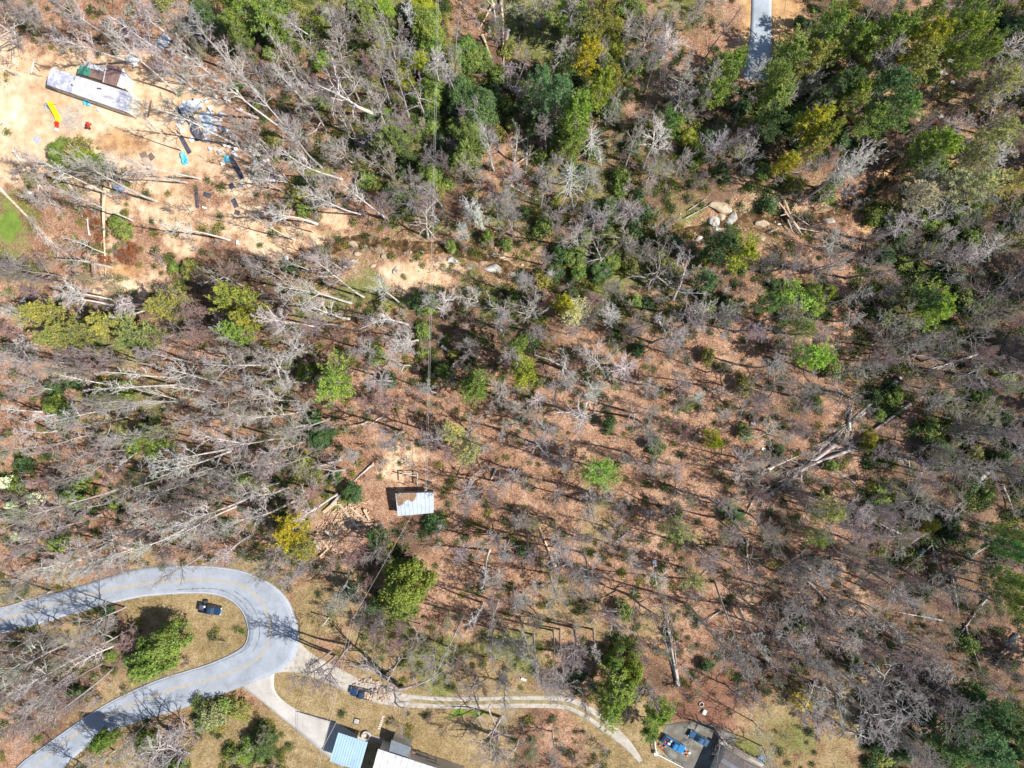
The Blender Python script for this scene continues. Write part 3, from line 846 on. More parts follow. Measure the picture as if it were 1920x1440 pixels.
# ---- grey roofed house at the bottom right with timber deck
h2 = empty("grey_roofed_house")
P = frame4([(1320, 1500), (1400, 1545), (1446, 1452), (1362, 1405)], 3.4); g2 = gz(P[0].x, P[0].y)
q = inset(P, .4); MB().prism([(p.x, p.y) for p in q], g2 - .4, g2 + 3.1).build("wall", M_SIDING, h2)
zf2 = lambda u, v: .7 * (1 - abs(2 * u - 1))
MSG = mat("pale_grey_shingles", (0.15, 0.15, 0.175), .9, .2, 6)
for k in range(12):
    for u0, u1 in ((0, .5), (.5, 1)):
        slab("shingle_course", M_BRN if (k * 5) % 3 else MSG, P, u0, u1, k / 12, (k + 1) / 12 - .002, g2 + 3.2 + .014 * (k % 2), g2 + 3.32 + .014 * (k % 2), h2, zf2)
tag(h2, "house with brown-grey shingle roof behind a bare tree, bottom right", "house")
dk = empty("timber_deck")
P = frame4([(1345, 1400), (1422, 1446), (1433, 1432), (1350, 1381)], 1.3); dg = gz(P[0].x, P[0].y)
for k in range(26):
    slab("deck_board", M_GREYW if k < 8 or k > 17 else M_WOODD, P, k / 26 + .002, (k + 1) / 26 - .002, 0, 1, dg + 1.15, dg + 1.25 + .01 * (k % 2), dk)
for k in range(18):
    u = .3 + k * .42 / 18
    a = lerp4(P, u, .25); b_ = lerp4(P, u, .95); MB().cyl((a.x, a.y, dg + 2.6), (b_.x, b_.y, dg + 2.6), .045, k=4).build("pergola_slat", M_GREYW, dk)
for v in (.25, .95):
    a = lerp4(P, .28, v); b_ = lerp4(P, .74, v); MB().cyl((a.x, a.y, dg + 2.5), (b_.x, b_.y, dg + 2.5), .08, k=4).build("pergola_beam", M_WOODD, dk)
for k in range(9):
    p = lerp4(P, k / 8, 1.0); MB().box((p.x, p.y, dg + 1.1), (.11, .11, 2.3)).build("rail_post", M_WOODD, dk)
a = lerp4(P, 0, 1); b_ = lerp4(P, 1, 1); MB().cyl((a.x, a.y, dg + 2.25), (b_.x, b_.y, dg + 2.25), .06, k=4).build("handrail", M_GREYW, dk)
tag(dk, "long timber deck with slatted pergola beside the grey shingled roof", "deck")
e = empty("white_railing")
LN = [(1224, 1371), (1229, 1408), (1279, 1434)]
for (ax_, ay_), (bx_, by_) in zip(LN[:-1], LN[1:]):
    A_ = ground_pt(ax_, ay_); B_ = ground_pt(bx_, by_); L = (B_ - A_).length; n = int(L / .38)
    MB().cyl(A_ + Vector((0, 0, 1.05)), B_ + Vector((0, 0, 1.05)), .09, k=4).build("top_rail", M_PLASW, e)
    MB().cyl(A_ + Vector((0, 0, .25)), B_ + Vector((0, 0, .25)), .06, k=4).build("bottom_rail", M_PLASW, e)
    for k in range(n + 1):
        p = A_.lerp(B_, k / n); big = k % 6 == 0
        MB().box((p.x, p.y, p.z + .55), ((.16,) * 2 + (1.2,)) if big else (.07, .07, 1.0)).build("post" if big else "baluster", M_PLASW, e)
tag(e, "white post and baluster railing bent round the parking pad", "railing")
g = ground_pt(1229, 1410); o = MB().cyl(g, g + Vector((0, 0, .7)), .4, .5, 12).build("white_planter", M_PLASW); tag(o, "white round planter at the corner of the white railing", "planter")

# ------------------------------------------------------------------ utility poles and wires
M_POLE = mat("grey_pole_wood", (0.30, 0.27, 0.23), .85, .2, 3)
def pole(bx, by, h, label):
    g = ground_pt(bx, by); e = empty("utility_pole", g)
    MB().cyl((0, 0, -.5), (0, 0, h), .17, .11, 10).build("shaft", M_POLE, e)
    MB().cyl((.1, 0, h - 1.3), (.1, .28, h - 1.2), .03).build("bracket", M_STEEL, e)
    MB().cyl((0, .22, h - 2.3), (0, .22, h - 1.4), .2).build("transformer", M_STEEL, e) if 'transformer' in label else None
    for s in (-1, 1): MB().cyl((s * .16, 0, h - .3), (s * .16, 0, h), .06).build("insulator", M_WHITE, e)
    tag(e, label, "utility pole"); return g + Vector((0, 0, h))
tA = pole(810, 905, 9.5, "wooden utility pole standing beside the grey metal shed")
tB = pole(685, 1125, 10.0, "wooden utility pole between the gravel drive and the round yellow-green tree")
tC = pole(630, 1354, 9.7, "wooden utility pole at the corner of the gravel yard by the carport")
M_WIRE = mat("aluminium_wire", (0.50, 0.49, 0.47), .5, .1, 1)
def wire(a, b, off, sag, label, r=.022):
    a = Vector(a) + Vector((off, 0, 0)); b = Vector(b) + Vector((off, 0, 0)); pts = []
    for i in range(25):
        t = i / 24; p = a.lerp(b, t); p.z -= 4 * sag * t * (1 - t); pts.append(p)
    o = MB().path(pts, r, 4).build("power_line", M_WIRE); tag(o, label, "power line", "overhead wires"); return o
end_top = Vector((*W(822, -60, 11), 11.0)); end_bot = Vector((*W(583, 1500, 9), 9.0))
wire(tA, end_top, -.16, 1.2, "left strand of the twin wire running from the shed pole to the top edge")
wire(tA, end_top, .16, 1.25, "right strand of the twin wire running from the shed pole to the top edge")
wire(tA, tB, .0, .5, "thin wire slanting from the shed pole down to the roadside pole", .022)
wire(tB, tC, -.3, .5, "left strand of the wires between roadside pole and gravel yard pole")
wire(tB, tC, .3, .5, "right strand of the wires between roadside pole and gravel yard pole")
wire(tC, end_bot, -.2, .5, "left strand leaving the gravel yard pole for the bottom edge")
wire(tC, end_bot, .2, .5, "right strand leaving the gravel yard pole for the bottom edge")
g = ground_pt(617, 1157); e = empty("marker_post", g)
MB().cyl((0, 0, 0), (0, 0, 4.2), .17, .16, 10).build("shaft", M_PLASW, e); MB().cyl((0, 0, 4.2), (0, 0, 4.3), .2, k=10).build("cap", M_STEEL, e)
tag(e, "short plain white post standing in the dry grass by the hairpin", "post")
g = ground_pt(32, 1110); e = empty("mailbox", g)
MB().box((0, 0, .5), (.1, .1, 1.1)).build("post", M_WOODD, e); MB().box((0, 0, 1.2), (.55, .35, .38)).build("box", M_PLASW, e, bevel=.08)
tag(e, "white mailbox on a post at the left roadside", "mailbox")

# ------------------------------------------------------------------ vehicles
def sect(x, hw, z0, z1, tum=.0, r=.12):
    """closed cross-section across the car at station x"""
    w1 = hw - tum
    return [(x, -hw, z0), (x, -hw, z0 + (z1 - z0) * .55), (x, -w1, z1 - r * .6), (x, -w1 + r, z1), (x, w1 - r, z1), (x, w1, z1 - r * .6), (x, hw, z0 + (z1 - z0) * .55), (x, hw, z0)]

def wheel(parent, x, y, r=.37):
    w_ = MB().cyl((x, y - .12, r), (x, y + .12, r), r, k=18).build("wheel", M_BLACK, parent)
    MB().cyl((x, y - .13, r), (x, y + .13, r), r * .58, k=12).build("rim", M_STEEL, w_)

def paint(name, col):
    return mat(name, col, .28, .06, .6, coat=.8, spec=.6)

def pickup(loc, ang, m, label, phrase=None, L=5.3, crew=False):
    e = empty("pickup_truck", loc, ang); hw = .96; h = L / 2
    cab0, cab1 = (-.55, 1.15)
    MB().loft([sect(h - .02, hw - .18, .55, .85, .03), sect(h - .12, hw - .06, .42, 1.02, .05), sect(h - .7, hw, .38, 1.10, .06), sect(cab1 - .1, hw, .38, 1.15, .05), sect(cab0 - .02, hw, .38, 1.16, .04)]).build("body", m, e, smooth=False)
    bed = MB()
    x0, x1 = -h + .05, cab0 - .06
    xm, xl = (x0 + x1) / 2, x1 - x0
    bed.box((xm, -hw + .07, .78), (xl, .14, .78)); bed.box((xm, hw - .07, .78), (xl, .14, .78)); bed.box((xm, 0, .60), (xl, 2 * hw - .28, .12)); bed.box((x1 - .04, 0, .8), (.08, 2 * hw - .28, .7))
    bed.build("bed", m, e)
    MB().box((x0 - .01, 0, .80), (.08, 2 * hw - .04, .62)).build("tailgate", m, e)
    MB().box((xm, 0, .675), (xl - .1, 2 * hw - .32, .03)).build("bed_liner", M_BLACK, e)
    MB().loft([[(cab1 - .02 + (0 if z < 1.3 else -.62), y * (1 if z < 1.3 else .82), z) for y, z in ((-.88, 1.12), (-.86, 1.70), (.86, 1.70), (.88, 1.12))],
               [(.0, y * (1 if z < 1.3 else .84), z) for y, z in ((-.88, 1.12), (-.86, 1.78), (.86, 1.78), (.88, 1.12))],
               [(cab0 + (0 if z < 1.3 else .18), y * (1 if z < 1.3 else .84), z) for y, z in ((-.88, 1.12), (-.86, 1.74), (.86, 1.74), (.88, 1.12))]]).build("cab", m, e)
    MB().add([(cab1 + .02, -.78, 1.17), (cab1 + .02, .78, 1.17), (cab1 - .55, .66, 1.70), (cab1 - .55, -.66, 1.70)], [(0, 1, 2, 3)]).build("windshield", M_GLASS, e)
    MB().add([(cab0 - .02, -.74, 1.2), (cab0 - .02, .74, 1.2), (cab0 + .15, .64, 1.68), (cab0 + .15, -.64, 1.68)], [(3, 2, 1, 0)]).build("rear_window", M_GLASS, e)
    for s in (-1, 1):
        MB().add([(cab0 + .12, s * .905, 1.2), (cab1 - .2, s * .905, 1.2), (cab1 - .6, s * .77, 1.66), (cab0 + .25, s * .77, 1.66)], [(0, 1, 2, 3)]).build("side_window", M_GLASS, e)
        MB().box((cab1 - .3, s * 1.06, 1.22), (.12, .18, .16)).build("mirror", M_BLACK, e)
        MB().box((h - .04, s * .68, .82), (.1, .32, .18)).build("headlight", M_PLASW, e)
        MB().box((-h + .0, s * .84, .85), (.06, .14, .3)).build("tail_light", M_RED, e)
        for x in (h - .95, -h + 1.0): wheel(e, x, s * .86)
    MB().box((h + .02, 0, .55), (.16, 1.8, .2)).build("bumper", M_STEEL, e); MB().box((-h - .06, 0, .55), (.14, 1.8, .2)).build("bumper", M_STEEL, e)
    tag(e, label, "pickup truck")
    return e, (x0, x1, hw)

def sedan(loc, ang, m, label, L=4.6):
    e = empty("car", loc, ang); hw = .89; h = L / 2
    MB().loft([sect(h, hw - .25, .4, .68, .04), sect(h - .15, hw - .08, .3, .80, .06), sect(h - .9, hw, .28, .92, .07), sect(.9, hw, .28, .98, .07), sect(-1.2, hw, .28, 1.0, .07), sect(-h + .3, hw - .02, .3, .98, .08), sect(-h, hw - .15, .42, .86, .06)]).build("body", m, e)
    MB().loft([[(x, y, z) for y, z in ((-.80, .96), (-.80, .98), (.80, .98), (.80, .96))] for x in (1.15,)] +
              [[(x, y, z) for y, z in ((-.82, .96), (-.62, zt), (.62, zt), (.82, .96))] for x, zt in ((.35, 1.40), (-.5, 1.43), (-1.0, 1.36))] +
              [[(x, y, z) for y, z in ((-.78, .96), (-.76, 1.0), (.76, 1.0), (.78, .96))] for x in (-1.75,)]).build("cabin", m, e)
    MB().add([(1.10, -.72, 1.02), (1.10, .72, 1.02), (.42, .58, 1.39), (.42, -.58, 1.39)], [(0, 1, 2, 3)]).build("windshield", M_GLASS, e)
    MB().add([(-1.65, -.68, 1.06), (-1.65, .68, 1.06), (-1.05, .56, 1.37), (-1.05, -.56, 1.37)], [(3, 2, 1, 0)]).build("rear_window", M_GLASS, e)
    for s in (-1, 1):
        MB().add([(-1.2, s * .80, 1.03), (.85, s * .80, 1.03), (.35, s * .655, 1.36), (-.95, s * .655, 1.33)], [(0, 1, 2, 3)]).build("side_window", M_GLASS, e)
        MB().box((.75, s * .98, 1.0), (.1, .16, .12)).build("mirror", M_BLACK, e)
        MB().box((h - .1, s * .6, .66), (.14, .3, .14)).build("headlight", M_PLASW, e)
        MB().box((-h + .04, s * .62, .75), (.1, .3, .14)).build("tail_light", M_RED, e)
        for x in (h - .85, -h + .9): wheel(e, x, s * .80, .33)
    MB().box((h - .01, 0, .45), (.14, 1.5, .18)).build("bumper", m, e)
    tag(e, label, "car"); return e

def bits(parent_loc, ang, area, items, name, cat, label, group):
    pass

def at_px(px, py, z=.0):
    g = ground_pt(px, py); g.z = float(base_h(g.x, g.y)) + z
    return g

# black pickup inside the hairpin, nose to the right and a little down
p_navy = paint("navy_black_car_paint", (0.012, 0.035, 0.085))
pk, (x0, x1, hw) = pickup(at_px(397, 1140), math.radians(-11), p_navy, "dark blue pickup truck parked on the grass inside the hairpin bend", L=5.2)
def load_on(pk, items, cat):
    M = Matrix.Translation(pk.location) @ Matrix.Rotation(pk.rotation_euler.z, 4, 'Z')
    for name, label, m, c, s, rz in items:
        p = M @ Vector(c); o = MB().box((p.x, p.y, p.z), s, pk.rotation_euler.z + rz).build(name, m, bevel=min(s) * .25); tag(o, label, cat)
load_on(pk, [("white_sack", "crumpled white sack in the bed of the dark blue pickup", M_PLASW, (-1.25, .45, .9), (.45, .5, .4), .4),
             ("dark_crate", "dark crate in the bed of the dark blue pickup", M_DKSHEET, (-2.0, .2, .88), (.9, 1.0, .38), .1),
             ("black_mat", "black mat hanging over the side of the dark blue pickup", M_BLACK, (-1.5, 1.35, .35), (1.0, .8, .5), .3)], "load")
p_blk = paint("black_blue_car_paint", (0.018, 0.045, 0.10))
pk2, b2 = pickup(at_px(680, 1297), math.radians(166), p_blk, "dark blue pickup truck loaded with firewood on the gravel drive", L=5.4)
p_blue = paint("bright_blue_car_paint", (0.015, 0.17, 0.42))
pk3, b3 = pickup(at_px(1262, 1392), math.radians(-31), p_blue, "bright blue pickup truck on the pad beside the white railing", L=5.4)
load_on(pk3, [("storage_box", "pale blue storage box in the bed of the bright blue pickup", M_TARPG, (-1.3, -.35, .95), (.8, .6, .5), .2),
              ("grey_bin", "grey bin in the bed of the bright blue pickup", M_GREY, (-1.15, .4, .95), (.6, .6, .5), 0),
              ("red_cooler", "red cooler at the tailgate of the bright blue pickup", M_RED, (-2.2, -.5, .9), (.5, .4, .35), 0),
              ("tool_case", "dark tool case in the bed of the bright blue pickup", M_BLACK, (-2.1, .4, .9), (.9, .7, .35), 0)], "load")
p_gb = paint("steel_blue_car_paint", (0.035, 0.10, 0.19))
sedan(at_px(1308, 1381), math.radians(150), p_gb, "steel blue car parked right of the bright blue pickup, under the bare tree", L=4.9)

def prisms_scatter(spec):
    pass

# firewood: chunks in the pickup bed and spilled behind it
logm = []
for s in range(3):
    mb = MB(); r = .13 + .03 * s
    mb.add([(-.28, r * math.cos(t), r * math.sin(t)) for t in (0, 1.3, 2.6, 3.9, 5.2)] + [(.28, r * math.cos(t + .1), r * math.sin(t + .1)) for t in (0, 1.3, 2.6, 3.9, 5.2)],
           [(4, 3, 2, 1, 0), (5, 6, 7, 8, 9)] + [(i, (i + 1) % 5, 5 + (i + 1) % 5, 5 + i) for i in range(5)])
    me = bpy.data.meshes.new("split_log"); me.from_pydata(mb.v, [], mb.f); me.materials.append([M_TANW, M_TANW, M_WOOD][s]); logm.append(me)
def logs(n, fn, where):
    for i in range(n):
        o = link(bpy.data.objects.new("split_log", logm[i % 3])); o.location = fn(i)
        o.rotation_euler = (rng.uniform(-.3, .3), rng.uniform(-.3, .3), rng.uniform(0, 6.28)); s = rng.uniform(.8, 1.5); o.scale = (s, s, s)
        tag(o, f"split tan log {where}", "firewood", f"firewood {where}")
Mp = Matrix.Translation(pk2.location) @ Matrix.Rotation(pk2.rotation_euler.z, 4, 'Z')
logs(46, lambda i: Mp @ Vector((rng.uniform(-2.45, -.8), rng.uniform(-.7, .7), rng.uniform(.75, 1.05))), "heaped in the bed of the dark blue pickup")
def spill(i):
    g = at_px(rng.normal(716, 9), rng.normal(1299, 5), rng.uniform(.1, .45)); return g
logs(70, spill, "spilled on the drive behind the pickup")
logs(26, lambda i: at_px(rng.normal(690, 12), rng.normal(1279, 3), rng.uniform(.1, .25)), "scattered on the verge above the dark blue pickup")

# ------------------------------------------------------------------ junk in the sandy yard
def put(mb, name, m, px, py, z=0, **kw):
    g = at_px(px, py, z)
    o = mb.build(name, m, **kw); o.location = g; return o

def crumple(name, m, px, py, wx, wy, hz, ang, label, cat, seed=0, n=14):
    """draped tarpaulin or sheet with folds and a real thickness"""
    r = np.random.default_rng(seed); ph = r.uniform(0, 6, 8)
    def fn(u, v):
        x = (u - .5) * wx; y = (v - .5) * wy
        e_ = 1 - max(abs(2 * u - 1), abs(2 * v - 1)) ** 4
        z = hz * (.35 + .35 * math.sin(u * 7 + ph[0] + 2 * math.sin(v * 4 + ph[1])) + .3 * math.sin(v * 9 + ph[2] + u * 4)) * e_ + .05
        x += .12 * math.sin(v * 11 + ph[3]) ; y += .12 * math.sin(u * 13 + ph[4])
        return (x, y, max(z, .05))
    o = put(MB().sheet(n, n, fn), name, m, px, py, smooth=True); o.rotation_euler.z = math.radians(ang)
    s = o.modifiers.new("thick", 'SOLIDIFY'); s.thickness = .03
    tag(o, label, cat); return o

def flat_panel(name, m, px, py, L, Wd, ang, label, cat, th=.08, z=.12, tilt=.04):
    o = put(MB().box((0, 0, 0), (L, Wd, th)), name, m, px, py, z)
    o.rotation_euler = (tilt, -tilt, math.radians(ang)); tag(o, label, cat); return o

# slide toy: yellow chute with side walls, red platform pieces, ladder
e = empty("play_slide", at_px(108, 213), math.radians(-75)); e.scale = (.8, .95, .9)
ch = MB()
pr = [(-2.6, 1.75), (-1.9, 1.7), (-1.0, 1.15), (0, .75), (1.0, .35), (1.9, .12), (2.6, .1)]
ch.loft([[(x, -.55, z + .32), (x, -.55, z - .08), (x, .55, z - .08), (x, .55, z + .32), (x, .44, z + .32), (x, .42, z + .02), (x, -.42, z + .02), (x, -.44, z + .32)] for x, z in pr])
ch.build("chute", M_YELP, e)
e2 = MB().box((2.9, -.55, .35), (.8, .75, .7)); e2.box((3.7, -.75, .3), (.7, .7, .6)); e2.build("red_block", M_RED, e, bevel=.1)
for s in (-.45, .45): MB().cyl((-2.5, s, 0), (-2.3, s, 1.7), .06).build("leg", M_YELP, e)
tag(e, "yellow play slide with red blocks at its foot on the sand", "slide")
crumple("dark_tarp", M_GREY, 90, 199, 1.9, 1.3, .5, -10, "grey bundled tarp left of the yellow slide", "tarp", 1)
flat_panel("lavender_mat", mat("grey_lavender_panel", (0.44, 0.45, 0.54), .6), 70, 262, 1.7, 1.3, -35, "flat grey square panel on the sand below the yellow slide", "panel")
crumple("cyan_tarp", M_CYAN, 165, 190, 2.0, 2.1, .6, -15, "cyan tarp heaped below the long mobile home", "tarp", 2)
crumple("cyan_tarp", M_CYAN, 345, 297, 1.5, 2.9, .7, 20, "cyan tarp tangled at the foot of the short black strip", "tarp", 3)
crumple("cyan_tarp", M_CYAN, 425, 298, 1.1, 1.9, .4, 25, "cyan tarp beside the long black strip", "tarp", 4)
crumple("green_tarp", mat("pale_green_tarp", (0.20, 0.50, 0.27), .6), 248, 192, 1.0, 1.8, .7, 0, "pale green tarp at the right end of the mobile home", "tarp", 5)
crumple("blue_tarp", mat("slate_blue_tarp", (0.16, 0.22, 0.36), .6, .3), 222, 352, 2.4, 2.6, .5, 30, "slate blue tarp beneath bare branches near the leaning tan log", "tarp", 6)
crumple("white_sheeting", M_TARPG, 306, 78, 2.6, 3.4, .8, -40, "white plastic sheeting heaped near the top of the sandy yard", "sheeting", 7)
crumple("white_sheeting", M_PLASW, 248, 112, 3.2, 2.6, .8, -30, "white plastic sheeting heaped above the brown shingled room", "sheeting", 8)
crumple("white_sheeting", mat("lilac_white_sheeting", (0.62, 0.58, 0.66), .7), 494, 331, 5.6, 2.4, .4, -8, "wide lilac white sheeting at the lower right of the yard", "sheeting", 9)
flat_panel("grey_board", M_TARPG, 262, 86, 2.6, .9, 32, "grey board lying among branches above the mobile home", "board")
# ride-on mower
e = empty("riding_mower", at_px(167, 237), math.radians(80))
MB().box((.35, 0, .55), (.85, .62, .4)).build("hood", M_RED, e, bevel=.08); MB().box((-.15, 0, .32), (1.2, .95, .14)).build("deck", M_RED, e, bevel=.04)
MB().box((-.5, 0, .62), (.4, .5, .12)).build("seat", M_BLACK, e, bevel=.04); MB().box((-.7, 0, .85), (.08, .5, .4)).build("backrest", M_BLACK, e)
MB().cyl((.0, 0, .75), (-.1, 0, 1.0), .16, .16, 10).build("steering_wheel", M_BLACK, e)
for x, r in ((.55, .2), (-.55, .28)):
    for s in (-1, 1): MB().cyl((x, s * .38, r), (x, s * .52, r), r, k=12).build("wheel", M_BLACK, e)
tag(e, "small red riding mower on the sand right of the yellow slide", "mower")
def tub(px, py, r, h, m, label, cat="tub", name="tub"):
    return ring(name, px, py, r, h, m, label, cat, .06)
tub(108, 244, .36, .5, M_PLASW, "round white tub below the yellow slide", "tub")
tub(187, 207, .4, .4, M_TARPG, "round pale blue tub below the cyan tarp", "tub")
e = empty("overturned_boat", at_px(139, 179), math.radians(-18))
MB().loft([[(x, w_ * math.cos(t), .05 + .45 * h_ * math.sin(t)) for t in np.linspace(0, math.pi, 7)] for x, w_, h_ in ((-1.0, .1, .3), (-.8, .5, .8), (0, .6, 1), (.7, .5, .9), (.95, .3, .6))]).build("hull", M_GREY, e, smooth=True)
MB().cyl((-.9, 0, .5), (.9, 0, .52), .04, k=5).build("keel", M_STEEL, e)
tag(e, "small grey overturned boat below the long mobile home", "boat")
for i, (px, py, L, Wd, a, m, lab) in enumerate([(204, 195, 2.2, 1.0, -16, M_STEEL, "grey porch step by the right end of the mobile home"), (221, 203, 1.5, .9, -16, M_DKSHEET, "dark bench against the wall of the mobile home"), (235, 210, 1.0, 1.0, -16, M_TARPG, "pale blue crate at the lower right corner of the mobile home")]):
    o = put(MB().box((0, 0, 0), (L, Wd, .5)), ["porch_step", "bench", "crate"][i], m, px, py, .25, bevel=.05); o.rotation_euler.z = math.radians(a); tag(o, lab, ["step", "bench", "crate"][i])
# small pen of rails left of the home
e = empty("wooden_pen", at_px(74, 132), math.radians(-12))
for x, y, L_, r_ in ((-.9, 0, 2.8, 90), (.0, 1.3, 2.2, -15), (.2, -1.2, 2.0, -20), (.3, .3, 1.8, -35)):
    MB().box((x, y, .9), (L_, .14, .14), math.radians(r_)).build("rail", M_GREYW if x > -.5 else M_PLASW, e)
for x, y in ((-.9, -1.3), (-.9, 1.3), (1, 1.1), (1.1, -1.3)): MB().box((x, y, .5), (.12, .12, 1.1)).build("post", M_WOOD, e)
tag(e, "small pen of rails and posts at the left end of the mobile home", "pen")
for px, py, L, a, m, lab in ((273, 203, 4.6, 82, M_GREYW, "long greyed plank standing in the sand right of the mobile home"), (281, 205, 3.9, 78, M_WOODD, "wide brown plank beside the long greyed plank"), (20, 137, 2.6, -30, M_WOODD, "dark board at the far left edge of the yard"),
                         (31, 139, 2.2, -28, M_GREYW, "grey board lying right of the dark board at the left edge")):
    flat_panel("plank", m, px, py, L, .35, a, lab, "plank", .07)
# debris field under the slide: wood chips and broken bits nobody could count
mb = MB()
for i in range(520):
    g = at_px(rng.normal(130, 16), rng.normal(224, 16), rng.uniform(.02, .2)); s = rng.uniform(.08, .35)
    mb.box(g, (s * rng.uniform(.8, 3), s * .5, s * .35), rng.uniform(0, 3.14))
o = mb.build("wood_scraps", M_GREYW); tag(o, "litter of broken wood scraps and gravel right of the yellow slide", "scraps", kind="stuff")

# wrecked camper: silver roof shell, dark front, torn dark sheet, pale sheet
e = empty("wrecked_camper", at_px(363, 203), math.radians(27))
cv_ = [(-2.7, .95, 1.2), (-2.4, 1.0, 1.9), (0, 1.0, 2.1), (1.6, .95, 1.9), (2.4, .7, 1.1)]
MB().loft([[(x, -w_, .2), (x, -w_, h_ * .8), (x, -w_ * .7, h_), (x, w_ * .7, h_), (x, w_, h_ * .8), (x, w_, .2)] for x, w_, h_ in cv_]).build("shell", M_TARPG, e)
MB().loft([[(x, -w_, .2), (x, -w_, h_ * .8), (x, -w_ * .7, h_), (x, w_ * .7, h_), (x, w_, h_ * .8), (x, w_, .2)] for x, w_, h_ in ((-3.4, .8, .9), (-2.72, 1.0, 1.5))]).build("cab_front", M_DKSHEET, e)
MB().box((-1.6, -.3, 2.13), (1.2, .12, .06)).build("roof_rack", M_BLACK, e); MB().box((1.3, .5, 2.08), (.35, .3, .2)).build("roof_vent", M_BLACK, e)
for x in (-1.8, 1.4):
    for s in (-1, 1): wheel(e, x, s * .95, .36)
tag(e, "wrecked silver camper van with dark nose in the sandy yard", "camper")
crumple("dark_sheet", M_DKSHEET, 365, 240, 2.3, 6.2, .5, 24, "torn dark sheet stretched below the wrecked camper", "sheet", 11)
crumple("pale_sheet", M_TARPG, 388, 225, 2.8, 3.8, .9, 24, "pale crumpled sheet right of the torn dark sheet", "sheet", 12)
crumple("pale_sheet", M_WHITE, 393, 245, 3.4, 2.2, .5, 10, "white crumpled sheet at the lower end of the pale sheet", "sheet", 13)
flat_panel("ladder_board", M_WHITE, 410, 232, 4.0, .7, -62, "long white slatted board right of the pale crumpled sheets", "board")
flat_panel("black_strip", M_DKSHEET, 348, 272, 4.6, 1.0, -60, "short black strip of matting with a cyan tarp at its foot", "matting")
flat_panel("black_strip", M_DKSHEET, 443, 313, 6.4, 1.1, -60, "long black strip of matting running down through the yard", "matting")
flat_panel("black_strip", M_DKSHEET, 369, 367, 5.8, .75, -83, "narrow black strip of matting below the yard", "matting")
for px, py, L, a, lab in ((435, 349, 1.4, -60, "topmost small black panel below the long black strip"), (441, 381, 2.2, -65, "middle small black panel in the column of three"), (445, 399, 1.2, -20, "lowest small black panel in the column of three"), (389, 366, 1.9, -20, "small dark panel beside the narrow black strip")):
    flat_panel("rubber_mat", M_DKSHEET, px, py, L, 1.1, a, lab, "panel")
for px, py, a, lab in ((270, 291, 20, "left one of two dark pallets below the sandy yard"), (284, 294, -50, "right one of two dark pallets below the sandy yard")):
    e = empty("pallet", at_px(px, py), math.radians(a))
    for k in range(5): MB().box((0, -.55 + k * .275, .14), (1.5, .2, .04)).build("slat", M_WOODD, e)
    for k in range(3): MB().box((-.65 + k * .65, 0, .06), (.1, 1.2, .1)).build("bearer", M_DKSHEET, e)
    tag(e, lab, "pallet")
# white plastic chairs, tubs and boxes
def chair(px, py, a, phrase):
    e = empty("garden_chair", at_px(px, py), math.radians(a))
    MB().box((0, 0, .42), (.62, .62, .06)).build("seat", M_PLASW, e, bevel=.02); b_ = MB().box((-.33, 0, .75), (.07, .62, .66)); b_.build("backrest", M_PLASW, e, bevel=.02)
    for x in (-.27, .27):
        for y in (-.27, .27): MB().box((x, y, .2), (.06, .06, .42)).build("leg", M_PLASW, e)
    for y in (-.31, .31): MB().box((0, y, .66), (.6, .07, .05)).build("armrest", M_PLASW, e)
    reg(e, phrase, px, py, "chair", "white garden chairs strewn over the yard")
def boxy(px, py, s, a, m, phrase, name="box"):
    o = put(MB().box((0, 0, 0), s), name, m, px, py, s[2] / 2, bevel=min(s) * .12); o.rotation_euler = (rng.uniform(-.15, .15), rng.uniform(-.15, .15), math.radians(a)); reg(o, phrase, px, py, "box", "white boxes strewn over the yard")
for px, py, a in ((407, 183, -20), (425, 186, 30), (431, 190, 80), (454, 208, 60), (398, 205, 10), (343, 219, 40), (342, 248, 20), (438, 260, 0), (444, 262, 60), (424, 273, 30), (431, 276, 100), (445, 281, 10), (503, 277, 45), (62, 363, 10), (1448, 60, 10)):
    if px < 1000: chair(px, py, a, "white plastic garden chair")
for i, (px, py, sx, sy, a) in enumerate([(387, 190, .8, .8, 20), (396, 206, .9, .6, 50), (400, 214, .7, .5, 10), (416, 216, .9, 1.1, 60), (415, 225, .6, .6, 0), (341, 229, 1.1, .9, -20), (336, 236, .8, .8, 30), (343, 246, .9, .7, 10), (360, 262, 1.2, .9, 60),
                                        (390, 264, 1.2, .8, -20), (428, 247, .9, .7, 20), (413, 285, 1.1, .9, 35), (419, 308, .8, .9, 15), (441, 290, 1.8, .7, -50), (480, 284, 1.0, 1.0, 10), (478, 291, .8, .6, 60), (486, 292, .6, .6, 0), (395, 280, .6, .9, 10), (506, 280, .7, .7, 0), (483, 273, .9, .7, 10),
                                        (453, 341, .8, .5, 30), (455, 348, .6, .8, 0), (384, 390, .8, .4, -15), (446, 455, .6, 1.0, 0), (538, 484, .7, 1.0, 8), (481, 304, 1.2, .8, -10), (500, 303, 1.5, .7, 10), (508, 320, .6, 1.4, 30), (345, 192, .5, .5, 0), (318, 190, .6, .4, 0), (358, 168, .7, .4, 0), (338, 100, .8, .7, 0), (326, 100, .7, .6, 40), (350, 108, .7, .6, 20), (290, 104, .8, .6, 20), (283, 68, .5, .8, 10)]):
    m = [M_PLASW, M_TARPG, M_PLASW, M_WHITE][i % 4]
    boxy(px, py, (sx, sy, rng.uniform(.3, .6)), a, m, ["white box", "pale blue box", "white crate", "off-white bin"][i % 4])
e = tub(424, 245, .35, .9, M_TARPG, "pale blue barrel beside the white slatted board", "barrel", "barrel")
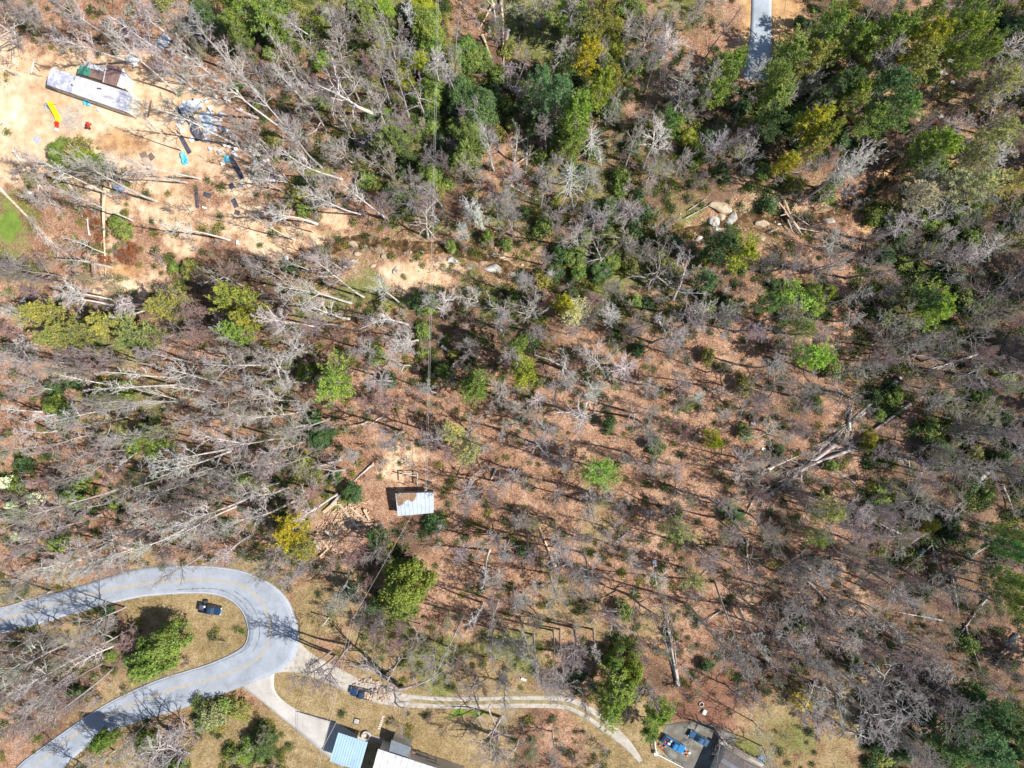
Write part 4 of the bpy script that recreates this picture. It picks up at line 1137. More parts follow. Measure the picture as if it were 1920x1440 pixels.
for px, py, s, lab in ((1227, 1056, (.9, 1.5, .4), "white object lying on the leaf litter in the lower middle of the wood"), (1411, 794, (1.0, .8, .5), "small white box lying in the wood right of the yellow-green conifer"), (1431, 842, (.9, .6, .3), "white scrap lying in the wood near the crossed fallen trunks"), (982, 1273, (1.3, .5, .3), "pale scrap beside the gravel drive"), (1320, 1334, (.8, 1.1, .5), "white box on the reddish mulch")):
    o = put(MB().box((0, 0, 0), s), "white_box", M_PLASW, px, py, s[2] / 2, bevel=.05); o.rotation_euler.z = rng.uniform(-.6, .6); tag(o, lab, "box")
# fire pit with benches on the mulch
e = empty("fire_pit", at_px(1315, 1320)); e.scale = (.75, .75, .9)
ring_ = MB()
for i in range(10):
    t = i * .628; ring_.box((.65 * math.cos(t), .65 * math.sin(t), .15), (.36, .25, .3), t + 1.57)
ring_.build("stone_ring", M_GREYW, e); MB().cyl((0, 0, 0), (0, 0, .12), .5, k=10).build("ash_bed", M_BLACK, e); MB().box((-.2, -.1, .3), (1.1, .15, .15), .4).build("charred_log", M_BLACK, e)
tag(e, "dark fire pit with stone ring on the reddish mulch", "fire pit")
crumple("blue_tarp", mat("bright_blue_tarp", (0.10, 0.25, 0.55), .5, .2), 1425, 1422, 1.5, 1.5, .8, 20, "bright blue tarp bundle beside the timber deck", "tarp", 21)
for i, (px, py) in enumerate([(1237, 1396), (1241, 1400), (1247, 1398), (1288, 1415), (1292, 1410), (1286, 1409)]):
    g = at_px(px, py); o = MB().cyl(g, g + Vector((0, 0, .42)), .2, .28, 10).build("flower_pot", M_TERRA if i != 4 else M_PLASW)
    reg(o, "terracotta pot" if i != 4 else "white flower pot", px, py, "flower pot", "pots by the bright blue pickup")

# ------------------------------------------------------------------ rubble of the collapsed cabin
plm = []
for k, m in enumerate((M_TANW, M_GREYW, M_WOOD, M_WOODD)):
    mb = MB().box((0, 0, 0), (1, 1, 1)); me = bpy.data.meshes.new("plank"); me.from_pydata(mb.v, [], mb.f); me.materials.append(m); plm.append(me)
big = [(655, 968, 7.5, .5, -50, 1), (620, 950, 4.2, .8, 40, 0), (632, 936, 3.4, .5, 48, 1), (690, 965, 3.2, .5, -62, 0), (678, 983, 5.6, .5, 3, 0), (670, 960, 4.0, .35, -40, 0), (606, 1012, 4.4, .6, -55, 0), (622, 1002, 3.6, .5, -35, 1), (641, 990, 2.6, .4, 30, 1), (612, 1032, 3.6, .4, 45, 0), (700, 985, 2.6, .3, 40, 2), (596, 1020, 2.4, .6, -60, 1), (646, 955, 3.0, .4, -48, 0), (664, 992, 2.4, .3, 60, 3), (630, 985, 2.2, .3, -10, 2), (650, 975, 3.0, .3, 20, 0), (685, 975, 2.0, .3, -20, 2)]
for i, (px, py, L, w_, a, k) in enumerate(big):
    o = link(bpy.data.objects.new("timber", plm[k])); o.location = at_px(px, py, .35 + .15 * (i % 4)); o.scale = (L, w_, .14)
    o.rotation_euler = (rng.uniform(-.2, .2), rng.uniform(-.12, .12), math.radians(a))
    reg(o, f"{['tan', 'grey', 'brown', 'dark'][k]} {'long' if L > 3.3 else 'short'} timber in cabin rubble", px, py, "timber", "timbers of the collapsed cabin")
mb = MB()
for i in range(420):
    g = at_px(rng.normal(655, 20), rng.normal(972, 13), rng.uniform(.02, .5)) if i < 260 else at_px(rng.normal(612, 14), rng.normal(1010, 12), rng.uniform(.02, .4))
    mb.box(g, (rng.uniform(.3, 1.6), rng.uniform(.08, .22), .05), rot=Matrix.Rotation(rng.uniform(0, 3.14), 3, 'Z') @ Matrix.Rotation(rng.uniform(-.4, .4), 3, 'Y'))
tag(mb.build("cabin_rubble", M_TANW), "low heap of splintered boards where a cabin collapsed", "rubble", kind="stuff")
# log jam in the creek
for i, (ax_, ay_, bx_, by_, r) in enumerate([(1466, 370, 1483, 408, .34), (1481, 408, 1503, 441, .28), (1503, 360, 1481, 402, .16), (1470, 398, 1500, 430, .22), (1440, 437, 1460, 428, .16), (1492, 428, 1550, 438, .12), (1458, 380, 1476, 400, .22), (1475, 412, 1486, 436, .18), (1462, 405, 1490, 398, .14), (1483, 402, 1520, 425, .14), (1290, 395, 1325, 372, .12), (1285, 410, 1330, 385, .12)]):
    A_ = at_px(ax_, ay_, .35); B_ = at_px(bx_, by_, .15); e = empty("driftwood_log", A_)
    d = B_ - A_
    MB().cyl((0, 0, 0), d * .55, r, r * .85, 9).build("log", M_TANW if i % 3 == 0 else mat("bleached_driftwood", (0.52, 0.38, 0.27), .85, .2, 3) if i == 1 else M_GREYW, e)
    mb = MB().cyl(d * .55, d, r * .85, r * .5, 8)
    for k in range(3):
        t = .35 + .2 * k; s = d * t; mb.cyl(s, s + Vector((rng.uniform(-1, 1), rng.uniform(-1, 1), .5)), .05, .015, 4)
    mb.build("broken_end", M_GREYW if i % 2 else M_TANW, e)
    reg(e, "thick bleached driftwood log" if r > .2 else "thin bleached driftwood pole", (ax_ + bx_) / 2, (ay_ + by_) / 2, "driftwood log", "driftwood jammed in the creek")

# ------------------------------------------------------------------ tree generators (all vectorised)
def nrm(v):
    return v / np.maximum(np.linalg.norm(v, axis=-1, keepdims=True), 1e-9)

def polylines(r, start, d, L, r0, r1, S, wander, up):
    P = [start]; d = nrm(d); p = start
    step = (L / S)[:, None]
    for s in range(S):
        d = nrm(d + r.normal(0, wander, d.shape) + np.array([0, 0, up]))
        p = p + d * step; P.append(p)
    P = np.stack(P, 1); t = np.linspace(0, 1, S + 1)[None]
    return P, r0[:, None] * (1 - t) + r1[:, None] * t

def kids(r, P, R, n, t0, t1, ang, sd, Lf, tap=.5, az=None):
    """n children on every parent polyline"""
    Np, S = P.shape[0], P.shape[1] - 1
    t = t0 + (t1 - t0) * (np.arange(n)[None] + r.uniform(0, 1, (Np, n))) / n
    f = t * S; i = np.minimum(f.astype(int), S - 1); w = (f - i)[..., None]
    ar = np.arange(Np)[:, None]
    A = P[ar, i]; B = P[ar, i + 1]; pos = A * (1 - w) + B * w; tan = nrm(B - A)
    rad = R[ar, i] * (1 - w[..., 0]) + R[ar, i + 1] * w[..., 0]
    ref = nrm(r.normal(size=tan.shape)); u = nrm(np.cross(tan, ref)); v = np.cross(tan, u)
    a = (np.arange(n)[None] * 2.399 + r.uniform(0, 6.28, (Np, 1)) + r.normal(0, .5, (Np, n)))[..., None]
    ref2 = np.broadcast_to(np.array([1.0, 0.03, 0.02]), tan.shape); u = nrm(np.cross(tan, ref2)); v = np.cross(tan, u)
    th = np.radians(ang + r.normal(0, sd, (Np, n)))[..., None]
    d = np.cos(th) * tan + np.sin(th) * (np.cos(a) * u + np.sin(a) * v)
    PL = np.linalg.norm(P[:, -1] - P[:, 0], axis=-1)[:, None]
    L = PL * Lf * (1 - tap * (t - t0) / max(t1 - t0, 1e-3)) * r.uniform(.6, 1.2, (Np, n))
    return pos.reshape(-1, 3), d.reshape(-1, 3), L.ravel(), rad.ravel(), t.ravel()

def tubes(P, R, k):
    Nn, S1 = P.shape[:2]
    ax_ = nrm(P[:, -1] - P[:, 0]); ref = np.where(np.abs(ax_[:, 2:3]) < .9, np.array([[0, 0, 1.0]]), np.array([[1.0, 0, 0]]))
    u = nrm(np.cross(ax_, ref)); v = np.cross(ax_, u)
    a = np.arange(k) * 2 * np.pi / k
    ring_ = np.cos(a)[None, :, None] * u[:, None] + np.sin(a)[None, :, None] * v[:, None]
    V = P[:, :, None] + R[:, :, None, None] * ring_[:, None]
    idx = np.arange(Nn * S1 * k).reshape(Nn, S1, k); nx_ = np.roll(idx, -1, 2)
    q = np.stack([idx[:, :-1], nx_[:, :-1], nx_[:, 1:], idx[:, 1:]], -1).reshape(-1, 4)
    return V.reshape(-1, 3), q

def spikes(r, pos, d, L, rad):
    """twigs: three sided needles"""
    d = nrm(d); ref = nrm(r.normal(size=d.shape)); u = nrm(np.cross(d, ref)); v = np.cross(d, u)
    b = [pos + rad[:, None] * (math.cos(a) * u + math.sin(a) * v) for a in (0, 2.09, 4.19)]
    mid = pos + d * L[:, None] + r.normal(0, .06, d.shape) * L[:, None]
    V = np.stack(b + [mid], 1).reshape(-1, 3); i = np.arange(len(pos))[:, None] * 4
    T = np.concatenate([i + np.array([[0, 1, 3]]), i + np.array([[1, 2, 3]]), i + np.array([[2, 0, 3]])])
    return V, T

class Acc:
    def __init__(self): self.V = []; self.Q = []; self.T = []; self.n = 0
    def tub(self, P, R, k):
        V, q = tubes(P, R, k); self.V.append(V); self.Q.append(q + self.n); self.n += len(V)
    def tri(self, V, T): self.V.append(V); self.T.append(T + self.n); self.n += len(V)
    def quad(self, V, Q): self.V.append(V); self.Q.append(Q + self.n); self.n += len(V)
    def mesh(self, name, m, smooth=False):
        me = np_mesh(name, np.concatenate(self.V), np.concatenate(self.Q) if self.Q else None, np.concatenate(self.T) if self.T else None, smooth)
        me.materials.append(m); return me

def bare(seed, h=26, tr=.24, n1=16, t0=.5, ang=42, l1=.24, n2=7, n3=6, n4=5, wander=.05, up=.10, twig=.017, tw2=.06, stems=1, tap=.55, spread=.0):
    """leafless broadleaf tree -> trunk mesh, crown mesh"""
    r = np.random.default_rng(seed); tk = Acc(); cr = Acc()
    st = np.zeros((stems, 3)); st[:, :2] += r.normal(0, .12 if stems > 1 else 0, (stems, 2))
    d0 = np.tile(np.array([[0, 0, 1.0]]), (stems, 1)); d0[:, :2] += r.normal(0, .03 + spread, (stems, 2))
    L0 = np.full(stems, float(h)) * r.uniform(.8 if stems > 1 else 1, 1, stems)
    P0, R0 = polylines(r, st - np.array([0, 0, .5]), d0, L0, np.full(stems, tr), np.full(stems, .03), 12, wander * .5, .02)
    R0[:, 0] *= 1.35
    tk.tub(P0, R0, 8)
    p, d, L, rr, t = kids(r, P0, R0, n1, t0, .99, ang, 12, l1, tap)
    P1, R1 = polylines(r, p, d, L, rr * .72, rr * .12 + .012, 6, wander * 2.2, up)
    cr.tub(P1, R1, 5)
    p, d, L, rr, t = kids(r, P1, R1, n2, .2, .98, 42, 12, .45, .5)
    P2, R2 = polylines(r, p, d, L, np.minimum(rr * .8, .075), rr * .2 + .008, 4, .14, .05)
    cr.tub(P2, R2, 3)
    p, d, L, rr, t = kids(r, P2, R2, n3, .15, .98, 42, 14, .42, .4)
    P3, R3 = polylines(r, p, d, L, np.full(len(L), twig * 1.25), np.full(len(L), twig * .6), 2, .18, .04)
    cr.tub(P3, R3, 3)
    if n4:
        p, d, L, rr, t = kids(r, P3, R3, n4, .1, 1.0, 38, 14, .5, .3)
        V, T = spikes(r, p, d, L, np.full(len(L), twig * .62)); cr.tri(V, T)
    return tk.mesh("trunk", BARK, True), cr.mesh("crown", BARK)

def snag(seed, h=16, n=60, R=4.0, tr=.2):
    """dead conifer: straight stem, stiff whorled bare branches"""
    r = np.random.default_rng(seed); tk = Acc(); cr = Acc()
    P0, R0 = polylines(r, np.array([[0, 0, -.4]]), np.array([[0, 0, 1.0]]), np.array([h * 1.0]), np.array([tr]), np.array([.03]), 10, .012, .03)
    tk.tub(P0, R0, 8)
    t = np.sort(r.uniform(.3, .99, n)); z = t * h; a = np.arange(n) * 2.399
    d = np.stack([np.cos(a), np.sin(a), np.full(n, .12) + .5 * (t > .85)], 1)
    L = R * (1.25 - t) * r.uniform(.5, 1.25, n)
    P1, R1 = polylines(r, np.stack([0 * z, 0 * z, z], 1), d, L, .055 * (1.2 - t) + .015, np.full(n, .012), 5, .09, -.02)
    cr.tub(P1, R1, 4)
    p, d, L, rr, t = kids(r, P1, R1, 6, .3, 1, 38, 12, .4, .4)
    V, T = spikes(r, p, d, L, np.full(len(L), .018)); cr.tri(V, T)
    return tk.mesh("trunk", BARK, True), cr.mesh("crown", BARK)

def leaf_tris(r, pos, dirs, L, wd):
    """narrow needle sprays"""
    d = nrm(dirs); s = nrm(np.cross(d, nrm(r.normal(size=d.shape))))
    V = np.stack([pos - s * wd[:, None], pos + s * wd[:, None], pos + d * L[:, None]], 1).reshape(-1, 3)
    return V, np.arange(len(pos) * 3).reshape(-1, 3)

def leaf_quads(r, pos, nor, size):
    n = nrm(nor); u = nrm(np.cross(n, nrm(r.normal(size=n.shape)))); v = np.cross(n, u)
    s = size[:, None]
    V = np.stack([pos - u * s, pos + v * s * .45, pos + u * s, pos - v * s * .45], 1).reshape(-1, 3)
    return V, np.arange(len(pos) * 4).reshape(-1, 4)

def pine(seed, h=20, R=5.2, nb=64, z0=.32, m=11, K=17, droop=0.0, shape='round', nl=.40, lw=.085, sparse=0.0):
    r = np.random.default_rng(seed); tk = Acc(); cr = Acc()
    P0, R0 = polylines(r, np.array([[0, 0, -.4]]), np.array([[0, 0, 1.0]]), np.array([float(h)]), np.array([.26 * h / 20]), np.array([.04]), 10, .02, .03)
    tk.tub(P0, R0, 8)
    t = z0 + (.985 - z0) * (np.arange(nb) + r.uniform(0, 1, nb)) / nb
    w = (t - z0) / (1 - z0)
    prof = np.sqrt(np.maximum(0, 1 - w ** 2.2)) * .95 + .08 if shape == 'round' else (1 - w) * .95 + .10
    if shape == 'round': prof *= np.minimum(1, .62 + w * 1.6)
    a = np.arange(nb) * 2.399 + r.normal(0, .35, nb)
    sec = 1 + .22 * np.sin(a * 2 + seed) + .14 * np.sin(a * 3 + 2 * seed)                  # lopsided outline
    L = R * prof * sec * r.uniform(.72, 1.12, nb)
    d = np.stack([np.cos(a), np.sin(a), .18 + .75 * w - droop], 1)
    f = t * 10; i = np.minimum(f.astype(int), 9); wf = (f - i)[:, None]; base = P0[0, i] * (1 - wf) + P0[0, i + 1] * wf
    P1, R1 = polylines(r, base, d, L, .05 * (1.25 - w) + .012, np.full(nb, .012), 5, .07, .06 - droop * .1)
    tk.tub(P1, R1, 4)
    p, d, L2, rr, _t = kids(r, P1, R1, m, .25, 1.0, 46, 12, .30, .45)
    keep = r.uniform(size=len(p)) > sparse
    p, d, L2 = p[keep], d[keep], np.clip(L2[keep], .35, 1.5)
    d[:, 2] = d[:, 2] * .5 + .18; P2, R2 = polylines(r, p, d, L2, np.full(len(p), .016), np.full(len(p), .008), 2, .1, .06)
    tk.tub(P2, R2, 3)
    tt = r.uniform(.15, 1.05, (len(p), K)); q = P2[:, :1] * (1 - tt[..., None]) + P2[:, -1:] * tt[..., None]
    q = q + r.normal(0, .09, q.shape)
    dd = nrm(P2[:, -1] - P2[:, 0])[:, None] * .55 + nrm(r.normal(size=q.shape)) * .8 + np.array([0, 0, .35])
    n = q.shape[0] * K
    V, T = leaf_tris(r, q.reshape(-1, 3), dd.reshape(-1, 3), r.uniform(.7, 1.3, n) * nl, r.uniform(.7, 1.3, n) * lw); cr.tri(V, T)
    return tk.mesh("trunk", BARK, True), cr.mesh("crown", LEAF)

def broad(seed, h=10, R=4.6, nl=64, per=240, leaf=.19, z0=.25, lump=1.25):
    """evergreen broadleaf: rounded leaf clumps carried on limbs"""
    r = np.random.default_rng(seed); tk = Acc(); cr = Acc()
    u = r.uniform(0, 1, nl); a = np.arange(nl) * 2.399; el = np.arcsin(u ** .9)
    rad = R * (1 - lump / R * .55) * (1 + .2 * np.sin(a * 2 + seed) + .12 * np.sin(5 * a)) * r.uniform(.55, 1.0, nl)
    c = np.stack([rad * np.cos(a) * np.cos(el), rad * np.sin(a) * np.cos(el), h * z0 + (h - h * z0 - lump) * np.sin(el) * r.uniform(.8, 1.05, nl)], 1)
    P0, R0 = polylines(r, np.array([[0, 0, -.3]]), np.array([[0, 0, 1.0]]), np.array([h * .7]), np.array([.2 * h / 10]), np.array([.05]), 6, .04, .03)
    tk.tub(P0, R0, 8)
    st = P0[0, np.minimum((r.uniform(.15, .8, nl) * 6).astype(int), 5)]
    P1, R1 = polylines(r, st, c - st, np.linalg.norm(c - st, axis=1), np.full(nl, .06), np.full(nl, .015), 4, .06, .0)
    tk.tub(P1, R1, 4)
    s = lump * r.uniform(.6, 1.2, nl)
    nd = nrm(r.normal(size=(nl, per, 3)) + np.array([0, 0, .45])); off = nd * (r.uniform(.62, 1.0, (nl, per, 1))) * s[:, None, None] * np.array([1, 1, .75])
    off += .18 * s[:, None, None] * np.sin(nd[..., [1, 2, 0]] * 5 + a[:, None, None])
    pos = (P1[:, -1][:, None] + off).reshape(-1, 3); nor = (nd * .7 + r.normal(0, .45, nd.shape) + np.array([0, 0, .4])).reshape(-1, 3)
    V, Q = leaf_quads(r, pos, nor, r.uniform(.7, 1.3, len(pos)) * leaf); cr.quad(V, Q)
    return tk.mesh("trunk", BARK, True), cr.mesh("crown", LEAF)

def bud_crown(seed, tk, cr_mesh):
    pass

PROTO = {}
def proto(kind, lst, h, R): PROTO[kind] = (lst, h, R)
proto('tall', [bare(100 + s, h=26, tr=.33, n1=15 + s % 3, t0=.46 + .04 * (s % 3), ang=36 + 5 * (s % 3), l1=.23, n2=8, n3=7, n4=6, twig=.020) for s in range(6)], 26, 5.0)
proto('narrow', [bare(150 + s, h=26, tr=.30, n1=16, t0=.5, ang=34, l1=.13, n2=6, n3=5, n4=4, twig=.021) for s in range(4)], 26, 2.8)
proto('windthrow', [bare(170 + s, h=22, tr=.40, n1=14, t0=.4, ang=30, l1=.24, n2=7, n3=5, n4=4, twig=.022) for s in range(3)], 22, 3.2)
proto('bole', [bare(190 + s, h=22, tr=.42, n1=7, t0=.5, ang=38, l1=.07, n2=3, n3=3, n4=0) for s in range(3)], 22, 1.2)
proto('oak', [bare(200 + s, h=19, tr=.3, n1=14, t0=.26, ang=56, l1=.42, n2=9, n3=8, n4=6, twig=.019, wander=.10, up=.10, tap=.4) for s in range(5)], 19, 7.0)
proto('great', [bare(250 + s, h=19, tr=.50, n1=10, t0=.28, ang=58, l1=.48, n2=7, n3=6, n4=4, wander=.13, up=.09, tap=.35, twig=.021) for s in range(5)], 19, 7.6)
proto('maple', [bare(300 + s, h=11, tr=.12, n1=20, t0=.3, ang=42, l1=.36, n2=9, n3=7, n4=6, wander=.05, up=.10, twig=.018, tap=.35) for s in range(4)], 11, 4.0)
proto('multi', [bare(400 + s, h=17, tr=.15, n1=8, t0=.45, ang=32, l1=.25, n2=6, n3=6, n4=4, stems=5, spread=.16, twig=.022) for s in range(2)], 17, 4.6)
proto('snag', [snag(500 + s, n=64 + 6 * s) for s in range(3)], 16, 3.6)
proto('pine', [pine(600 + s) for s in range(4)], 20, 5.2)
proto('thin_pine', [pine(620 + s, nb=60, m=11, K=15, sparse=.15, z0=.35, nl=.36, lw=.07) for s in range(3)], 20, 5.2)
proto('hemlock', [pine(640 + s, h=18, R=5.0, nb=80, m=10, K=13, droop=.35, shape='cone', z0=.12, nl=.26, lw=.06) for s in range(2)], 18, 5.0)
proto('small_conifer', [pine(660 + s, h=8, R=2.6, nb=54, m=8, K=14, shape='cone' if s else 'round', z0=.08, nl=.26, lw=.055) for s in range(2)], 8, 2.6)
proto('broad', [broad(700 + s) for s in range(4)], 10, 4.6)
proto('shrub', [broad(720 + s, h=2.9, R=2.3, nl=20, per=120, leaf=.16, z0=.15, lump=.75) for s in range(5)], 2.9, 2.3)
proto('brush', [broad(740 + s, h=3.6, R=2.4, nl=34, per=60, leaf=.12, z0=.2, lump=.62) for s in range(4)], 3.6, 2.4)

NAMES = {'great': 'bare_oak_tree', 'narrow': 'bare_tree', 'windthrow': 'fallen_tree', 'bole': 'fallen_tree', 'tall': 'bare_tree', 'oak': 'bare_oak_tree', 'maple': 'bare_maple_tree', 'multi': 'multi_stem_tree', 'snag': 'dead_conifer', 'pine': 'pine_tree', 'thin_pine': 'pine_tree', 'hemlock': 'hemlock_tree',
         'small_conifer': 'small_conifer', 'broad': 'evergreen_tree', 'shrub': 'rhododendron_bush', 'brush': 'leafy_bush'}
GROUPS = {'great': 'wide crowned bare trees', 'narrow': 'tall bare trees of the wood', 'windthrow': 'fallen trees in the wood', 'bole': 'fallen trees in the wood', 'tall': 'tall bare trees of the wood', 'oak': 'wide crowned bare trees', 'maple': 'small reddish bare trees', 'multi': 'multi stemmed bare trees', 'snag': 'dead conifers', 'pine': 'pines of the wood',
          'thin_pine': 'pines of the wood', 'hemlock': 'dark hemlocks', 'small_conifer': 'small conifers', 'broad': 'round evergreen trees', 'shrub': 'rhododendron bushes', 'brush': 'leafy yellow-green bushes'}
COUNT = {}
MAUVE = (0.38, 0.345, 0.33); PALE = (0.56, 0.53, 0.50); GREYB = (0.40, 0.37, 0.345); DARKB = (0.24, 0.21, 0.20); TANB = (0.56, 0.43, 0.30); REDT = (0.32, 0.215, 0.20); PURT = (0.275, 0.235, 0.23); OLIVEB = (0.36, 0.34, 0.22)
G_BRIGHT = (0.128, 0.178, 0.040); G_YEL = (0.27, 0.25, 0.025); G_MID = (0.135, 0.185, 0.050); G_DARK = (0.058, 0.100, 0.038); G_OLIVE = (0.18, 0.18, 0.05); G_BLUE = (0.072, 0.13, 0.058); G_LIME = (0.16, 0.25, 0.04)
CROWN_OF = {id(PALE): 1}

def look_word(kind, col):
    if kind in ('pine', 'thin_pine', 'hemlock', 'small_conifer', 'broad', 'shrub', 'brush'):
        r_, g_, b_ = col[:3]
        if g_ < .1: return 'dark green'
        if r_ > g_ * .95: return 'yellow-green' if r_ > .2 else 'olive'
        if g_ > .17: return 'bright green'
        return 'mid green'
    r_, g_, b_ = col[:3]
    if r_ > b_ * 1.35: return 'reddish' if g_ < r_ * .75 else 'tan'
    if r_ > .5: return 'pale'
    if r_ < .3: return 'dark'
    return 'grey'

SAY = {'great': 'heavy limbed bare tree', 'narrow': 'narrow bare tree', 'windthrow': 'bare tree', 'bole': 'bare trunk', 'tall': 'bare tree', 'oak': 'spreading bare tree', 'maple': 'small bushy bare tree', 'multi': 'multi-stemmed bare tree', 'snag': 'spiky dead conifer', 'pine': 'pine', 'thin_pine': 'thin pine', 'hemlock': 'hemlock',
       'small_conifer': 'small conifer', 'broad': 'round evergreen', 'shrub': 'rhododendron bush', 'brush': 'leafy bush'}

def spawn(kind, base, h, R, lean=(0, 0), col=None, crown_col=None, label=None, say=None, fallen=None, var=None, lab_px=None, ztop=None):
    """place one tree; fallen = horizontal direction vector of the lying stem"""
    lst, H0, R0 = PROTO[kind]
    k = COUNT.get(kind, 0); COUNT[kind] = k + 1
    tm, cm = lst[(var if var is not None else rng.integers(0, len(lst))) % len(lst)]
    name = NAMES[kind] if fallen is None else 'fallen_tree'
    o = bpy.data.objects.new(name, None); o.empty_display_size = .5; link(o)
    sz = h / H0; sx = R / R0
    if fallen is not None:
        d = Vector((fallen[0], fallen[1], .045)).normalized()
    else:
        d = Vector((lean[0], lean[1], max(h, .1))).normalized()
    q = Vector((0, 0, 1)).rotation_difference(d).to_matrix().to_4x4()
    Mx = Matrix.Translation(base) @ q @ Matrix.Rotation(rng.uniform(0, 6.28), 4, 'Z') @ Matrix.Diagonal((sx, sx, sz, 1))
    loc, rot, sca = Mx.decompose()
    o.location = loc; o.rotation_mode = 'QUATERNION'; o.rotation_quaternion = rot; o.scale = sca
    a = bpy.data.objects.new("trunk", tm); b_ = bpy.data.objects.new("crown", cm)
    j = rng.normal(0, .06)
    col = col or GREYB
    evergreen = kind in ('pine', 'thin_pine', 'hemlock', 'small_conifer', 'broad', 'shrub', 'brush')
    tc = DARKB if evergreen else col
    cc = crown_col or (col)
    f = lambda c, s: tuple(max(.01, x * (1 + s + rng.normal(0, .03))) for x in c[:3]) + (1,)
    gg = 2.05 if kind in ('pine', 'thin_pine', 'hemlock') else 1.6 if evergreen else 1.0
    a.color = f(tc, j); b_.color = f(tuple(x * gg for x in cc[:3]), j)
    for c in (a, b_): c.parent = o; link(c)
    zt = base.z + (h if fallen is None else 0)
    tip = base + Vector((d.x, d.y, d.z)) * h * (.85 if fallen is None else .5)
    kk = H / (H - tip.z); px, py = 960 + tip.x * kk * 8, 720 - tip.y * kk * 8
    if lab_px: px, py = lab_px
    cat = 'tree' if kind not in ('shrub', 'brush') else 'bush'
    grp = GROUPS[kind] if fallen is None else 'fallen trees in the wood'
    if label:
        tag(o, label, cat, grp)
    else:
        w_ = look_word(kind, cc)
        s_ = say or (f"{w_} {SAY[kind]}" if fallen is None else f"{w_} fallen tree")
        reg(o, s_, px, py, cat, grp)
    return o

# -------- keep trunks off roads, drives, roofs and yards
def pip(px, py, poly):
    c = False; n = len(poly)
    for i in range(n):
        x1, y1 = poly[i]; x2, y2 = poly[i - 1]
        if (y1 > py) != (y2 > py) and px < (x2 - x1) * (py - y1) / (y2 - y1) + x1: c = not c
    return c
KEEP_OUT = [OUT + INN[::-1], [(540, 1180), (640, 1245), (760, 1292), (960, 1295), (1070, 1298), (1120, 1320), (1230, 1440), (1180, 1440), (1080, 1350), (960, 1336), (740, 1332), (600, 1330), (700, 1380), (700, 1440), (600, 1440), (440, 1290)],
            [(60, 110), (290, 100), (300, 200), (440, 180), (480, 330), (380, 330), (60, 290), (0, 230), (0, 170)], [(730, 880), (825, 880), (825, 975), (730, 975)], [(1395, -60), (1460, -60), (1460, 160), (1380, 160)],
            [(1225, 1345), (1400, 1345), (1460, 1440), (1225, 1440)], [(600, 1360), (900, 1390), (900, 1440), (600, 1440)], [(0, 380), (60, 380), (60, 470), (0, 470)], [(345, 1110), (450, 1110), (450, 1170), (345, 1170)], [(600, 935), (715, 935), (715, 1040), (580, 1040)]]
CLEAR = [(1350, 400, 50), (1300, 425, 30), (772, 500, 48), (850, 480, 24), (930, 495, 30), (1475, 408, 34), (1530, 400, 26), (170, 165, 70), (110, 215, 30), (375, 225, 40), (430, 300, 30), (778, 945, 38), (655, 972, 40), (1782, 118, 38), (1610, 112, 26), (1425, 70, 30), (1300, 1330, 30), (1330, 412, 24),
         (397, 1138, 24), (680, 1297, 24), (1262, 1392, 28), (1310, 1382, 20), (1332, 820, 20), (203, 440, 26), (665, 475, 26), (625, 415, 20), (720, 480, 22), (400, 430, 34), (500, 440, 30), (890, 725, 22), (985, 690, 24), (622, 715, 26), (765, 1100, 34), (1130, 885, 24), (540, 1000, 22),
         (1640, 750, 26), (1600, 790, 26), (1560, 830, 26), (1530, 860, 24), (1490, 890, 24), (1820, 915, 20), (1790, 955, 20), (1750, 1000, 24), (1710, 1040, 24), (1365, 1150, 22), (1395, 1210, 22), (1425, 1290, 20), (1310, 1160, 20), (1350, 1200, 20), (1255, 1160, 24), (1262, 1220, 24), (1268, 1270, 20), (1720, 1150, 26), (1810, 1180, 26), (1860, 1280, 26), (1240, 520, 40), (1100, 785, 26), (570, 540, 26), (640, 560, 20), (350, 845, 30), (1070, 335, 26), (1108, 265, 20), (1610, 290, 30), (890, 405, 28), (75, 600, 26), (150, 620, 24), (205, 610, 26), (250, 620, 26), (300, 572, 18), (435, 575, 30), (1748, 578, 24), (1525, 665, 22), (1440, 567, 16), (1385, 475, 22), (300, 1220, 34), (1060, 575, 20), (755, 1300, 40)]
def veils(px, py, bx, by):
    for a, b_, r_ in CLEAR:
        vx, vy = bx - px, by - py; t = max(0, min(1, ((a - px) * vx + (b_ - py) * vy) / max(vx * vx + vy * vy, 1e-6)))
        if math.hypot(px + vx * t - a, py + vy * t - b_) < r_ + (22 if t < .1 else 4): return True
    return False
def blocked(px, py):
    return any(pip(px, py, p) for p in KEEP_OUT)

def hero(kind, bx, by, tx, ty, R=None, hmin=6, hmax=40, h=None, **kw):
    """standing tree from the pixels of its foot and its top: height follows from the perspective"""
    g = ground_pt(bx, by)
    t = np.array(p2w(tx, ty)); bb = np.array([g.x, g.y])
    if h is None:
        k = float(bb @ t / max(t @ t, 1e-6)); h = float(np.clip(H * (1 - k) - g.z, hmin, hmax))
    tw = t * (H - g.z - h) / H; lean = tw - bb
    m = np.linalg.norm(lean)
    if m > .4 * h: lean *= .4 * h / m
    if kind == 'tall' and R and R < 3.3: kind = 'narrow'
    if kind == 'oak' and ((R and R >= 6) or tx > 1570): kind = 'great'
    return spawn(kind, g, h, R or PROTO[kind][2] * (h / PROTO[kind][1]) ** .7, tuple(lean), lab_px=(tx, ty), **kw)

